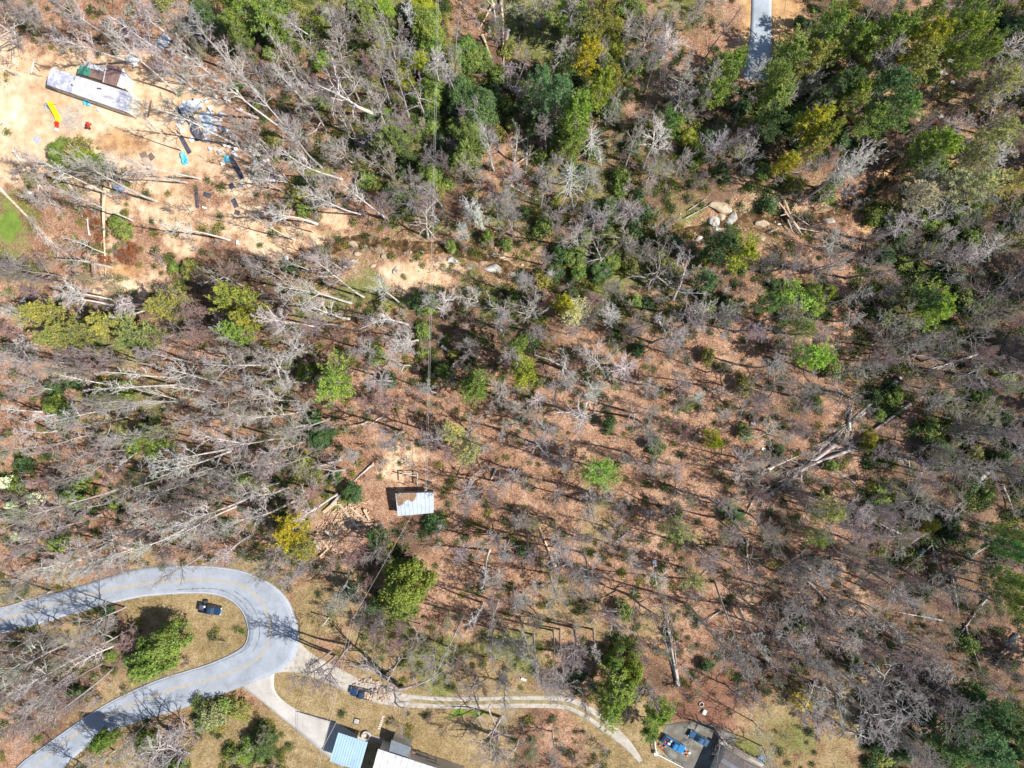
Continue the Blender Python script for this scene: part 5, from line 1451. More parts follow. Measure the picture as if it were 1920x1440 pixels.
def crown_at(kind, px, py, rpx, h, **kw):
    """standing tree whose crown centre is seen at px, py with radius rpx"""
    hc = h * (.72 if kind not in ('shrub', 'brush', 'broad', 'small_conifer') else .5)
    x, y = p2w(px, py); k = (H - hc) / H
    g = Vector((x * k, y * k, gz(x * k, y * k)))
    return spawn(kind, g, h, rpx / 8 * k, (rng.normal(0, .02) * h, rng.normal(0, .02) * h), lab_px=(px, py), **kw)

def fall(bx, by, tx, ty, kind='tall', R=2.6, col=PALE, root=False, z=.35, **kw):
    A_ = at_px(bx, by, z); B_ = at_px(tx, ty, z); d = B_ - A_
    R = min(R, d.length * .16 + .5); kind = 'bole' if R < 1.3 else 'windthrow'; R = max(R, .8)
    o = spawn(kind, A_, d.length, R, fallen=(d.x, d.y), col=col, lab_px=((bx + tx) / 2, (by + ty) / 2), **kw)
    if root:
        mb = MB(); dd = d.normalized(); u = Vector((-dd.y, dd.x, 0)); r_ = 1.3
        V_ = [A_ - dd * .25 + Vector((0, 0, .3))]
        for i in range(12):
            t = i * .5236; rr = r_ * rng.uniform(.6, 1.2); V_.append(A_ + u * math.cos(t) * rr + Vector((0, 0, math.sin(t) * rr * .8 + .3)))
        mb.add(V_ + [A_ + dd * .3 + Vector((0, 0, .3))], [(0, i + 1, (i + 1) % 12 + 1) for i in range(12)] + [(13, (i + 1) % 12 + 1, i + 1) for i in range(12)])
        me = bpy.data.meshes.new("root_plate"); me.from_pydata(mb.v, [], mb.f); me.materials.append(M_WOODD)
        rp = bpy.data.objects.new("root_plate", me); link(rp); rp.parent = o; rp.matrix_parent_inverse = (Matrix.Translation(o.location) @ o.rotation_quaternion.to_matrix().to_4x4() @ Matrix.Diagonal((*o.scale, 1))).inverted()
    return o

# ------------------------------------------------------------------ trees one can tell apart: (foot x, y, top x, y, colour, kind, crown radius m)
HEROES = [
 (330, 78, 238, 3, PALE, 'tall', 4), (297, 92, 215, 33, PALE, 'tall', 4), (250, 115, 85, 60, PALE, 'tall', 5), (562, 270, 335, 85, PALE, 'tall', 4.6), (560, 268, 415, 115, PALE, 'tall', 3.5),
 (500, 190, 400, 100, PALE, 'tall', 4.5), (485, 222, 300, 160, GREYB, 'tall', 5), (445, 272, 300, 215, PALE, 'tall', 3), (342, 283, 235, 215, PALE, 'tall', 1.6), (375, 335, 190, 282, PALE, 'tall', 3.4), (350, 342, 240, 312, GREYB, 'tall', 4),
 (200, 476, 125, 455, PALE, 'tall', 2), (430, 450, 280, 398, PALE, 'tall', 2.5), (552, 449, 470, 415, PALE, 'tall', 2), (594, 420, 490, 372, PALE, 'tall', 3.2), (685, 404, 570, 362, PALE, 'tall', 3.6), (722, 408, 630, 335, PALE, 'tall', 2.6),
 (587, 435, 545, 415, TANB, 'tall', 1.6), (640, 336, 520, 300, PALE, 'tall', 4.2), (702, 215, 600, 140, PALE, 'oak', 7.5), (720, 252, 690, 225, PALE, 'oak', 6.5), (770, 250, 748, 225, PURT, 'oak', 4.5), (588, 73, 478, 80, PALE, 'tall', 3.5),
 (592, 208, 512, 135, PALE, 'tall', 4.2), (776, 57, 745, 0, PALE, 'tall', 3.2), (628, 52, 612, 5, PALE, 'tall', 3.5), (1338, 305, 1335, 262, PALE, 'oak', 5), (1180, 68, 1183, 20, GREYB, 'oak', 5),
 (1838, 252, 1842, 205, PALE, 'oak', 4.5), (1828, 172, 1888, 108, GREYB, 'tall', 2.6), (210, 562, 92, 545, PALE, 'tall', 4), (211, 573, 110, 562, PALE, 'tall', 4.4), (272, 582, 208, 588, PALE, 'tall', 4), (270, 570, 225, 562, PALE, 'tall', 3.6),
 (212, 647, 108, 684, PURT, 'tall', 3.4), (415, 612, 335, 640, REDT, 'maple', 5), (398, 590, 340, 575, REDT, 'maple', 4.6), (350, 708, 178, 714, PALE, 'tall', 3), (330, 722, 150, 726, PALE, 'tall', 2.6), (60, 600, 12, 590, PALE, 'oak', 5), (55, 640, 10, 650, PALE, 'oak', 5),
 (658, 568, 525, 518, PALE, 'tall', 4.6), (682, 557, 570, 500, PALE, 'tall', 4), (747, 566, 688, 528, PALE, 'tall', 3.6), (765, 609, 718, 596, PALE, 'tall', 3), (600, 615, 490, 590, PALE, 'tall', 4.6), (540, 697, 480, 690, PALE, 'oak', 6.5), (575, 660, 520, 650, PALE, 'oak', 5),
 (742, 660, 716, 645, PALE, 'oak', 5.5), (895, 565, 866, 566, PALE, 'multi', 3.4), (1215, 540, 1235, 512, DARKB, 'oak', 8.5), (1262, 560, 1290, 530, PALE, 'oak', 6), (1310, 612, 1340, 572, PALE, 'oak', 5), (1060, 694, 1058, 645, PALE, 'oak', 6.5), (1125, 690, 1122, 668, PALE, 'oak', 5.5),
 (1545, 470, 1570, 440, PALE, 'oak', 4.5), (1790, 495, 1745, 500, PALE, 'tall', 4), (1835, 490, 1885, 425, PALE, 'tall', 4.5), (1240, 610, 1168, 565, PALE, 'tall', 2.4),
 (435, 841, 285, 850, PALE, 'tall', 4.2), (433, 846, 298, 900, PALE, 'tall', 4.2), (465, 832, 375, 808, PALE, 'tall', 4.4), (470, 932, 295, 988, PALE, 'tall', 4.4), (442, 950, 310, 1015, PALE, 'tall', 4.2), (205, 1003, 85, 1045, GREYB, 'tall', 5),
 (107, 808, -5, 824, PALE, 'tall', 2.8), (120, 775, 55, 788, PALE, 'tall', 2.4), (78, 772, -8, 768, PALE, 'tall', 2.4), (195, 842, 95, 862, PURT, 'tall', 4), (230, 725, 120, 727, PALE, 'tall', 2.6), (412, 735, 318, 743, PALE, 'tall', 2.8), (262, 845, 206, 880, PALE, 'tall', 2.4),
 (582, 768, 478, 782, PALE, 'tall', 4), (730, 765, 720, 748, REDT, 'maple', 5.6), (632, 926, 562, 964, PALE, 'tall', 3.2), (682, 1008, 660, 1040, REDT, 'maple', 5.4), (530, 1020, 500, 1040, GREYB, 'oak', 5), (660, 855, 655, 848, GREYB, 'maple', 3.4),
 (917, 1032, 893, 1074, PALE, 'tall', 3), (1022, 806, 1014, 812, GREYB, 'oak', 4.6), (1048, 850, 1050, 862, DARKB, 'oak', 4.8), (1100, 783, 1108, 788, PALE, 'oak', 8), (1308, 742, 1315, 744, PALE, 'maple', 3), (1355, 775, 1362, 780, GREYB, 'maple', 3.2),
 (1153, 945, 1160, 958, PURT, 'maple', 4), (1075, 1005, 1080, 1022, PURT, 'oak', 4.6), (1390, 860, 1404, 868, GREYB, 'oak', 5), (1548, 1050, 1562, 1066, GREYB, 'maple', 4.6), (1530, 1140, 1552, 1158, DARKB, 'oak', 5), (1480, 1195, 1512, 1240, GREYB, 'oak', 5),
 (1340, 1090, 1432, 1318, GREYB, 'tall', 4), (1287, 1132, 1400, 1275, GREYB, 'tall', 5), (1382, 1135, 1432, 1252, PALE, 'tall', 3), (1000, 1190, 1008, 1302, GREYB, 'tall', 2.4), (1037, 1182, 1034, 1305, GREYB, 'tall', 3.4), (1050, 1180, 1052, 1245, GREYB, 'tall', 2), (1112, 1180, 1116, 1245, GREYB, 'tall', 2.4),
 (870, 1152, 812, 1282, GREYB, 'tall', 2), (925, 1178, 896, 1252, GREYB, 'tall', 2.4), (905, 1130, 885, 1190, PALE, 'tall', 2.6), (712, 1170, 702, 1195, REDT, 'maple', 5), (745, 1190, 740, 1215, REDT, 'maple', 4.4), (630, 1228, 552, 1298, PURT, 'tall', 4.6), (620, 1222, 570, 1258, PURT, 'tall', 2.6),
 (755, 1290, 742, 1345, DARKB, 'oak', 9.5), (940, 1345, 918, 1385, GREYB, 'oak', 7), (270, 1200, 225, 1215, REDT, 'maple', 5.4), (175, 1232, 18, 1335, GREYB, 'tall', 3.4), (190, 1245, 60, 1320, PURT, 'tall', 4), (240, 1195, 150, 1260, PALE, 'tall', 3), (120, 1290, 60, 1330, GREYB, 'oak', 5),
 (330, 1385, 315, 1405, PALE, 'oak', 6), (268, 1390, 248, 1420, GREYB, 'oak', 5.5), (215, 1408, 190, 1436, GREYB, 'oak', 5), (355, 1362, 340, 1392, GREYB, 'oak', 5), (165, 1440, 140, 1475, GREYB, 'oak', 5.5), (120, 1170, 95, 1185, PURT, 'oak', 4.5), (210, 1180, 190, 1195, GREYB, 'oak', 4.5), (1337, 1366, 1348, 1398, DARKB, 'oak', 6.2), (1812, 1240, 1915, 1325, DARKB, 'snag', 2), (1850, 1080, 1945, 1120, DARKB, 'snag', 2.4), (1600, 1320, 1620, 1345, PALE, 'oak', 6), (1560, 1290, 1585, 1310, PALE, 'oak', 5), (1660, 1310, 1690, 1335, PALE, 'oak', 6), (1640, 1250, 1668, 1265, PALE, 'oak', 5.5),
 (1590, 1370, 1630, 1400, PALE, 'oak', 5), (1412, 1352, 1425, 1372, (0.5, .48, .38), 'oak', 3.6), (1430, 1400, 1450, 1425, PALE, 'oak', 4.4), (1170, 855, 1172, 862, GREYB, 'maple', 2.4), (1715, 880, 1720, 885, GREYB, 'oak', 4), (1780, 960, 1740, 985, GREYB, 'oak', 5), (1870, 705, 1885, 700, GREYB, 'oak', 5), (1790, 700, 1810, 695, PALE, 'oak', 4),
 (1108, 294, 1110, 238, PALE, 'snag', 3.6), (1068, 368, 1070, 312, PALE, 'snag', 4.6), (1128, 312, 1122, 275, PALE, 'snag', 2), (1035, 512, 1030, 512, PALE, 'snag', 1.6), (40, 90, 35, 30, GREYB, 'oak', 6.5), (75, 60, 60, 15, GREYB, 'oak', 5),
]
FALLEN = [  # foot, top, crown radius, colour, root plate
 (104, 306, 186, 416, 3, PALE, 0), (30, 288, 120, 408, 2.4, PALE, 0), (2, 355, 150, 500, 3, TANB, 0), (6, 358, 132, 488, 2.6, PALE, 0), (203, 364, 202, 540, 1.2, TANB, 0), (1680, 712, 1470, 900, 4.0, GREYB, 1), (1668, 738, 1510, 862, 2.6, PALE, 0), (1700, 760, 1500, 905, 3.4, PURT, 0), (1840, 760, 1640, 870, 3.0, GREYB, 0), (1500, 1075, 1620, 1200, 2.6, GREYB, 0), (1900, 990, 1760, 1075, 3.0, GREYB, 0),
 (1842, 888, 1665, 1092, 5.2, GREYB, 1), (1760, 985, 1600, 1090, 4.4, PURT, 0), (1782, 820, 1668, 868, 2.6, PALE, 0), (1875, 647, 1728, 705, 3.2, PALE, 1), (1920, 505, 1848, 562, 1.6, PALE, 0), (1765, 1162, 1672, 1142, .4, PALE, 0), (1782, 1080, 1802, 1155, .6, GREYB, 0),
 (1848, 1120, 1775, 1224, .8, PALE, 1), (1808, 1172, 1834, 1262, .8, GREYB, 0), (1878, 912, 1900, 974, .8, GREYB, 0), (1270, 1282, 1238, 1115, 3.0, GREYB, 0), (1272, 1284, 1258, 1130, 1.9, GREYB, 0), (1268, 1270, 1215, 1110, 2.4, MAUVE, 0), (1716, 275, 1600, 330, 1.6, DARKB, 1), (1440, 880, 1492, 852, 1.2, PALE, 0),
 (940, 0, 948, 150, 1.2, TANB, 1), (925, 10, 905, 60, 1.0, TANB, 0), (953, 60, 935, 140, 1.2, GREYB, 0), (905, 70, 935, 140, 1, TANB, 0), (975, 260, 1012, 330, 1.2, TANB, 0), (990, 240, 985, 330, 1.4, PALE, 0), (1015, 280, 960, 310, 1.2, TANB, 0), (960, 350, 1042, 395, 1.6, PALE, 0), (1180, 272, 1260, 276, .6, TANB, 0),
 (1400, 1010, 1400, 1110, 1, TANB, 0), (1420, 925, 1392, 975, 1, TANB, 0), (1160, 1010, 1200, 980, .6, DARKB, 0), (1040, 1060, 1006, 985, 1.2, TANB, 0), (1690, 1000, 1640, 985, 1.0, PALE, 0), (1900, 1200, 1850, 1250, 1.2, TANB, 0), (1905, 1190, 1860, 1235, 1.2, PALE, 0),
 (700, 870, 655, 905, .8, PALE, 0), (640, 860, 585, 885, 1.2, PALE, 0), (720, 780, 690, 798, .8, PALE, 0), (690, 790, 660, 800, .8, PALE, 0), (600, 780, 575, 810, .8, PALE, 0), (1560, 120, 1500, 90, .8, TANB, 0), (1530, 135, 1545, 145, .8, TANB, 0), (1645, 1065, 1600, 1100, 1.4, PALE, 0), (1730, 1030, 1690, 1075, 1.2, PALE, 0),
 (1590, 805, 1600, 745, 1.2, PALE, 0), (1620, 830, 1597, 820, .8, PALE, 0), (1700, 470, 1640, 450, 1.2, GREYB, 0), (60, 300, 100, 320, 1.0, TANB, 0), (1305, 1085, 1335, 1060, .8, TANB, 0), (830, 650, 880, 690, 1.2, DARKB, 0), (930, 880, 915, 905, 1, PALE, 0), (1010, 590, 1045, 560, 1.2, GREYB, 0),
 (1560, 835, 1400, 960, 4.6, GREYB, 0), (1600, 840, 1440, 900, 4.2, MAUVE, 0), (1540, 940, 1450, 900, 2.4, GREYB, 0), (1600, 905, 1560, 880, 1.5, PALE, 0), (1350, 1145, 1300, 1180, 1.6, GREYB, 0), (140, 310, 90, 350, 1.2, PALE, 0), (170, 440, 165, 380, 1.8, PALE, 0)]
for (bx, by, tx, ty, c, k, R_) in HEROES:
    if (bx, by) == (755, 1290):
        hero('great', bx, by, tx, ty, 10, h=18, col=(.17, .145, .13), crown_col=(.36, .33, .30)); continue
    hmin = {'tall': 12, 'oak': 12, 'maple': 8, 'multi': 10, 'snag': 8}[k]
    if bx == 1337: hmin = 9
    hh = None
    if math.hypot(bx - 960, by - 720) < 260 or math.hypot(bx - tx, by - ty) < 26: hh = {'tall': 20, 'oak': 15, 'maple': 9, 'multi': 14, 'snag': 12}[k] * rng.uniform(.85, 1.15)
    cc = c
    if k in ('tall', 'oak') and c is PALE: cc = (0.50, 0.47, 0.45)
    hero(k, bx, by, tx, ty, R_, hmin=hmin, h=hh, col=c, crown_col=cc)
for (bx, by, tx, ty, R_, c, rt) in FALLEN:
    fall(bx, by, tx, ty, R=R_, col=c, root=bool(rt), z=1.3 if bx == 203 else .35)

# evergreens one can tell apart: crown x, y, radius px, height m, kind, colour
EVER = [
 (285, 1236, 42, 12, 'broad', G_BRIGHT), (318, 1200, 38, 11, 'broad', G_BRIGHT), (765, 1098, 52, 14, 'broad', (0.135, .175, .035)), (752, 1128, 36, 11, 'broad', G_BRIGHT), (540, 1000, 38, 16, 'pine', G_YEL), (560, 1030, 26, 14, 'pine', G_OLIVE), (622, 715, 46, 16, 'pine', G_BRIGHT), (890, 725, 38, 15, 'pine', G_BRIGHT),
 (985, 692, 38, 17, 'pine', (0.17, .20, .03)), (970, 645, 24, 18, 'pine', G_MID), (1128, 888, 42, 13, 'thin_pine', (0.13, .22, .04)), (1332, 820, 21, 8, 'small_conifer', (0.24, .25, .01)), (1385, 475, 36, 14, 'pine', (0.20, .22, .03)), (1352, 462, 34, 15, 'pine', G_DARK), (1322, 525, 26, 12, 'pine', G_BLUE),
 (1440, 567, 27, 15, 'pine', (0.11, .18, .06)), (1500, 562, 34, 3.2, 'brush', G_LIME), (1480, 545, 26, 3, 'brush', G_LIME), (1528, 578, 22, 2.8, 'brush', G_LIME), (1525, 665, 40, 13, 'thin_pine', (0.16, .27, .03)), (1500, 620, 24, 12, 'thin_pine', G_BRIGHT), (1748, 578, 42, 15, 'pine', (0.14, .20, .03)), (1725, 560, 32, 16, 'pine', G_DARK),
 (1058, 572, 24, 15, 'pine', G_YEL), (1082, 585, 32, 13, 'thin_pine', (.34, .34, .2)), (435, 560, 44, 16, 'pine', (.17, .19, .04)), (460, 590, 34, 15, 'pine', (.2, .2, .04)), (440, 620, 32, 14, 'pine', G_BRIGHT), (75, 590, 36, 14, 'pine', G_OLIVE), (105, 625, 42, 14, 'pine', (.15, .17, .05)), (150, 620, 34, 13, 'pine', (.14, .16, .06)),
 (205, 610, 40, 14, 'pine', G_OLIVE), (250, 625, 42, 14, 'pine', (.15, .17, .07)), (300, 572, 34, 15, 'pine', (.17, .17, .05)), (110, 288, 30, 5, 'broad', G_BRIGHT), (150, 298, 30, 5, 'broad', (.15, .2, .03)), (135, 285, 26, 5, 'broad', G_OLIVE), (178, 308, 24, 4.5, 'broad', G_BRIGHT), (150, 270, 20, 6, 'brush', G_OLIVE),
 (1040, 180, 62, 20, 'hemlock', G_BLUE), (1085, 215, 44, 17, 'pine', (.12, .18, .03)), (1012, 140, 40, 17, 'hemlock', G_BLUE), (1072, 262, 30, 12, 'pine', G_BRIGHT), (1108, 100, 32, 17, 'pine', G_YEL), (1130, 160, 34, 15, 'pine', (.17, .2, .03)), (1128, 30, 34, 16, 'pine', G_OLIVE), (1060, 22, 30, 14, 'pine', G_MID), (1150, 150, 24, 12, 'pine', G_OLIVE),
 (800, 50, 38, 7, 'broad', G_BRIGHT), (790, 15, 30, 6, 'broad', (.22, .25, .02)), (812, 90, 26, 6, 'broad', G_BRIGHT), (795, 118, 30, 5, 'broad', (.22, .25, .02)), (755, 150, 26, 5, 'broad', (.2, .24, .02)), (810, 135, 26, 5, 'broad', G_BRIGHT), (815, 180, 28, 5, 'broad', G_BRIGHT), (690, 30, 26, 5, 'broad', G_BRIGHT), (720, 20, 22, 5, 'broad', (.16, .22, .03)),
 (870, 100, 34, 5, 'broad', (.10, .16, .04)), (895, 110, 30, 5, 'broad', G_MID), (900, 205, 44, 9, 'broad', G_DARK), (862, 180, 34, 8, 'broad', G_DARK), (880, 240, 40, 7, 'broad', G_MID), (738, 268, 34, 14, 'pine', (.10, .14, .045)), (878, 282, 40, 12, 'pine', (.12, .17, .045)), (808, 322, 28, 9, 'broad', G_MID), (500, 30, 38, 14, 'pine', G_BRIGHT), (450, 18, 36, 14, 'pine', (.12, .18, .03)), (520, 60, 26, 10, 'broad', G_MID),
 (1352, 140, 36, 15, 'pine', G_MID), (1372, 120, 28, 14, 'pine', (.12, .19, .03)), (1340, 175, 30, 13, 'pine', G_BRIGHT), (1250, 240, 26, 12, 'small_conifer', (.10, .19, .05)), (1480, 105, 42, 17, 'pine', G_MID), (1562, 45, 36, 17, 'pine', G_MID), (1600, 70, 28, 16, 'pine', (.13, .18, .04)), (1670, 70, 50, 18, 'pine', (.10, .15, .03)), (1735, 70, 40, 18, 'pine', (.17, .18, .02)), (1720, 120, 42, 17, 'pine', G_OLIVE),
 (1812, 55, 44, 17, 'pine', (.13, .17, .03)), (1838, 98, 30, 16, 'pine', (.14, .19, .04)), (1870, 70, 34, 15, 'hemlock', G_DARK), (1585, 160, 36, 15, 'pine', G_DARK), (1610, 175, 34, 14, 'pine', (.15, .18, .03)), (1668, 165, 42, 16, 'pine', G_BLUE), (1700, 200, 36, 15, 'pine', (.10, .16, .05)), (1532, 228, 36, 14, 'pine', G_YEL), (1550, 250, 32, 14, 'pine', (.15, .18, .03)), (1455, 190, 40, 15, 'pine', G_MID), (1450, 232, 30, 13, 'pine', G_DARK),
 (1525, 275, 30, 12, 'pine', G_OLIVE), (1475, 305, 26, 9, 'pine', G_YEL), (1768, 265, 42, 15, 'pine', (.16, .20, .03)), (1745, 290, 32, 14, 'pine', G_MID), (1640, 220, 32, 13, 'pine', G_MID), (1885, 150, 36, 15, 'thin_pine', (.25, .25, .10)), (1860, 262, 40, 14, 'thin_pine', (.25, .25, .10)), (1842, 350, 40, 14, 'thin_pine', (.23, .24, .12)), (1788, 345, 40, 13, 'thin_pine', (.22, .22, .13)), (1900, 335, 32, 14, 'thin_pine', (.27, .25, .08)), (1730, 370, 34, 12, 'thin_pine', (.26, .25, .18)), (1830, 300, 32, 13, 'thin_pine', (.24, .24, .12)),
 (1560, 345, 20, 10, 'pine', G_MID), (500, 1388, 28, 5, 'small_conifer', (.07, .11, .035)), (400, 1342, 32, 6, 'brush', (.22, .23, .12)), (375, 1320, 20, 3, 'brush', G_MID), (450, 1330, 28, 3, 'brush', G_OLIVE), (1165, 1285, 40, 11, 'pine', (.13, .17, .04)), (1150, 1325, 40, 11, 'pine', (.12, .17, .03)), (1185, 1260, 26, 9, 'broad', (.15, .2, .03)), (1150, 1242, 22, 7, 'broad', G_BRIGHT), (1238, 1340, 32, 10, 'pine', (.12, .18, .03)), (1220, 1372, 26, 7, 'pine', (.10, .15, .03)),
 (1850, 1395, 52, 16, 'pine', G_BLUE), (1790, 1400, 44, 15, 'pine', (.06, .12, .04)), (1850, 1330, 36, 14, 'pine', G_BLUE), (1900, 1360, 40, 15, 'pine', G_DARK), (1905, 1125, 32, 16, 'pine', G_BRIGHT), (1900, 1085, 26, 15, 'pine', (.11, .18, .04)), (1905, 1030, 32, 17, 'pine', (.08, .16, .05)), (1890, 1000, 22, 15, 'pine', G_MID), (1770, 1420, 30, 10, 'pine', (.09, .16, .04)), (1640, 1360, 22, 5, 'broad', G_DARK), (1690, 1405, 26, 7, 'broad', G_DARK), (1730, 1340, 24, 6, 'broad', G_DARK), (1600, 1245, 22, 5, 'broad', G_DARK), (1820, 1300, 26, 9, 'pine', G_DARK), (1740, 985, 20, 5, 'brush', G_YEL),
 (1545, 955, 30, 14, 'thin_pine', (.27, .28, .11)), (1530, 1005, 22, 10, 'thin_pine', (.19, .24, .06)), (850, 818, 32, 10, 'thin_pine', (.27, .28, .11)), (1270, 1000, 28, 12, 'thin_pine', (.20, .24, .09)), (1510, 1312, 30, 5, 'brush', (.34, .27, .05)), (1275, 985, 36, 12, 'maple', OLIVEB), (1625, 835, 18, 5, 'small_conifer', (.16, .19, .02)), (710, 1010, 22, 9, 'small_conifer', (.05, .11, .03)), (655, 1108, 22, 7, 'small_conifer', G_DARK),
 (600, 820, 28, 6, 'broad', G_DARK), (560, 865, 20, 4, 'brush', (.22, .26, .02)), (270, 815, 24, 7, 'broad', G_MID), (190, 748, 26, 6, 'broad', G_BRIGHT), (225, 735, 22, 6, 'broad', G_MID), (100, 760, 22, 5, 'broad', G_BRIGHT), (130, 935, 22, 5, 'broad', G_MID), (660, 925, 22, 5, 'broad', G_DARK), (575, 1040, 20, 8, 'pine', G_OLIVE), (1285, 760, 16, 3, 'brush', G_LIME), (1365, 948, 16, 3, 'brush', G_LIME), (1630, 820, 16, 3, 'brush', G_YEL),
 (195, 1385, 22, 9, 'broad', (.10, .16, .035)), (330, 1445, 26, 8, 'broad', G_MID), (1125, 500, 30, 4, 'broad', G_DARK), (1080, 480, 26, 4, 'broad', G_MID), (1145, 485, 26, 4, 'broad', G_BRIGHT), (1060, 250, 22, 8, 'broad', G_BRIGHT), (1760, 845, 26, 6, 'broad', G_DARK), (1850, 790, 24, 6, 'broad', G_DARK), (1690, 440, 22, 5, 'broad', G_DARK), (1660, 480, 22, 5, 'broad', G_DARK)]
for (px, py, r_, h_, k, c) in EVER:
    crown_at(k, px, py, r_, h_, col=c if k == 'maple' else c, crown_col=c)
# pale grey dead pine leaning out at the upper right: a dense fan of bare twigs
for (bx, by, tx, ty, R_) in ((1510, 372, 1645, 258, 4.6), (1500, 380, 1620, 285, 3.6), (1530, 352, 1648, 275, 4.2)):
    hero('tall', bx, by, tx, ty, R_, col=(.36, .34, .32), crown_col=(.58, .56, .53), say='pale grey leaning fan-crowned tree')
for (px, py, r_) in ((885, 395, 36), (905, 415, 30), (870, 430, 26)): crown_at('maple', px, py, r_, 13, col=(.55, .56, .52), crown_col=(.58, .60, .55), say='silvery bushy bare tree')
# white blossom
for (px, py, r_) in ((60, 935, 16), (22, 948, 11), (8, 905, 18), (35, 1005, 12)):
    crown_at('brush', px, py, r_, 4.5, crown_col=(.62, .68, .52), say='bush in white blossom')
# red brown brush of dead conifer boughs around the leaning tan log
for (px, py, r_) in ((228, 478, 20), (245, 465, 16), (215, 430, 14), (160, 395, 16), (178, 420, 18), (185, 445, 14), (225, 428, 14), (190, 485, 14), (150, 380, 12)):
    crown_at('brush', px, py, r_, 1.6, crown_col=(.19, .075, .035), say='low heap of red-brown dead boughs')
for (px, py, r_) in ((1262, 795, 22), (1290, 808, 20), (1282, 815, 18)): crown_at('maple', px, py, r_, 5, col=REDT, crown_col=(.28, .17, .15), say='low reddish dome-shaped bare bush')

# ------------------------------------------------------------------ filling the wood from the cell map
PT = []
def far_enough(px, py, d, lst):
    return all((px - a) ** 2 + (py - b) ** 2 > d * d for a, b in lst)
HPX = [((b[0] + b[2]) / 2, (b[1] + b[3]) / 2) for b in HEROES] + [(b[2], b[3]) for b in HEROES]
EPX = [(e[0], e[1]) for e in EVER]
plan = {'a': dict(t=.50, m=.12, s=.03), 'b': dict(t=1.1, m=.5, s=.12), 'B': dict(t=1.9, m=.6, s=.15), 'r': dict(t=.25, m=1.6, s=.1), 'x': dict(t=.9, m=.3, s=1.2), 'e': dict(t=.55, m=.3, s=2.4), 'E': dict(t=.3, m=.1, s=3.2),
        'y': dict(t=.3, m=.2, y=2.0, s=.6), 'p': dict(t=.35, m=.2, p=.45, s=.5), 'q': dict(t=.1, m=.0, p=.9, s=.9), 'o': dict(t=.3, m=.4, s=.3, o=.4), 'f': dict(t=.3, m=.3, s=.3), '.': {}}
tall_px, sm_px, ev_px = list(HPX), list(HPX), list(EPX)
N_T = N_M = N_S = N_Y = 0
cells = [(j, i) for j in range(24) for i in range(32)]
rng.shuffle(cells)
for j, i in cells:
    pl = plan.get(VC[j][i], {})
    for what, dens in pl.items():
        n = int(dens) + (rng.uniform() < dens - int(dens))
        for _ in range(n):
            for _try in range(6):
                px = (i + rng.uniform()) * 60; py = (j + rng.uniform()) * 60
                dist = {'t': 27, 'm': 24, 's': 20, 'y': 22, 'p': 36, 'o': 30}[what]
                lst = {'t': tall_px, 'm': sm_px, 's': ev_px, 'y': ev_px, 'p': ev_px, 'o': ev_px}[what]
                if far_enough(px, py, dist, lst): break
            else: continue
            hx = {'t': rng.uniform(17, 27) if px < 760 else rng.uniform(13, 20), 'm': rng.uniform(6, 13), 's': rng.uniform(2.0, 4.2), 'y': rng.uniform(2.5, 5), 'p': rng.uniform(11, 17), 'o': rng.uniform(9, 14)}[what]
            kx = (H - hx * .72) / H
            if blocked(960 + (px - 960) * kx, 720 + (py - 720) * kx): continue
            if what in 'tmpo' and veils(px, py, 960 + (px - 960) * kx, 720 + (py - 720) * kx): continue
            lst.append((px, py))
            right = px > 1250
            if what == 't':
                if N_T >= 520: continue
                n_bare = COUNT.get('tall', 0) + COUNT.get('narrow', 0)
                N_T += 1
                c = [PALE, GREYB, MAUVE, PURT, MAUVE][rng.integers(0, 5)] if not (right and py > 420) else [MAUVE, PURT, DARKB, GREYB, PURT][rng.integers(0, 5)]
                kd = 'oak' if rng.uniform() < .5 and COUNT.get('oak', 0) + COUNT.get('great', 0) < 296 else ('multi' if (rng.uniform() < .12 or n_bare >= 262) and COUNT.get('multi', 0) < 120 else 'tall')
                hh = hx if kd == 'tall' else hx * .72
                if VC[j][i] == 'a' and rng.uniform() < .6 and n_bare < 262: kd = 'narrow'; hh = rng.uniform(15, 22)
                if kd == 'oak' and rng.uniform() < .35: kd = 'great'
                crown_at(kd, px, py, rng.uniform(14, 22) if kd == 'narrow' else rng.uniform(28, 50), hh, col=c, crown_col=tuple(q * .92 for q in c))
            elif what == 'm':
                if COUNT.get('maple', 0) >= 298: continue
                red = rng.uniform() < (.75 if VC[j][i] == 'r' else .22)
                c = REDT if red else [GREYB, PURT, OLIVEB, PURT][rng.integers(0, 4)]
                crown_at('maple', px, py, rng.uniform(18, 34), hx, col=c, crown_col=c)
            elif what == 's':
                if COUNT.get('shrub', 0) >= 292:
                    if px > 1450 and COUNT.get('brush', 0) < 290: crown_at('brush', px, py, rng.uniform(15, 27), hx, crown_col=[G_DARK, G_MID][rng.integers(0, 2)])
                    continue
                c = [G_DARK, G_MID, G_MID, G_DARK, G_OLIVE, G_BRIGHT][rng.integers(0, 6)]
                crown_at('shrub', px, py, rng.uniform(13, 25), hx, crown_col=c)
            elif what == 'y':
                crown_at('brush', px, py, rng.uniform(15, 28), hx, crown_col=[G_BRIGHT, (.20, .23, .03), G_OLIVE, G_MID][rng.integers(0, 4)])
            elif what == 'p':
                crown_at('pine', px, py, rng.uniform(24, 36), hx, crown_col=[G_MID, G_DARK, G_OLIVE, (.12, .17, .04)][rng.integers(0, 4)])
            elif what == 'o':
                crown_at('thin_pine', px, py, rng.uniform(24, 34), hx, crown_col=(.24, .25, .11))
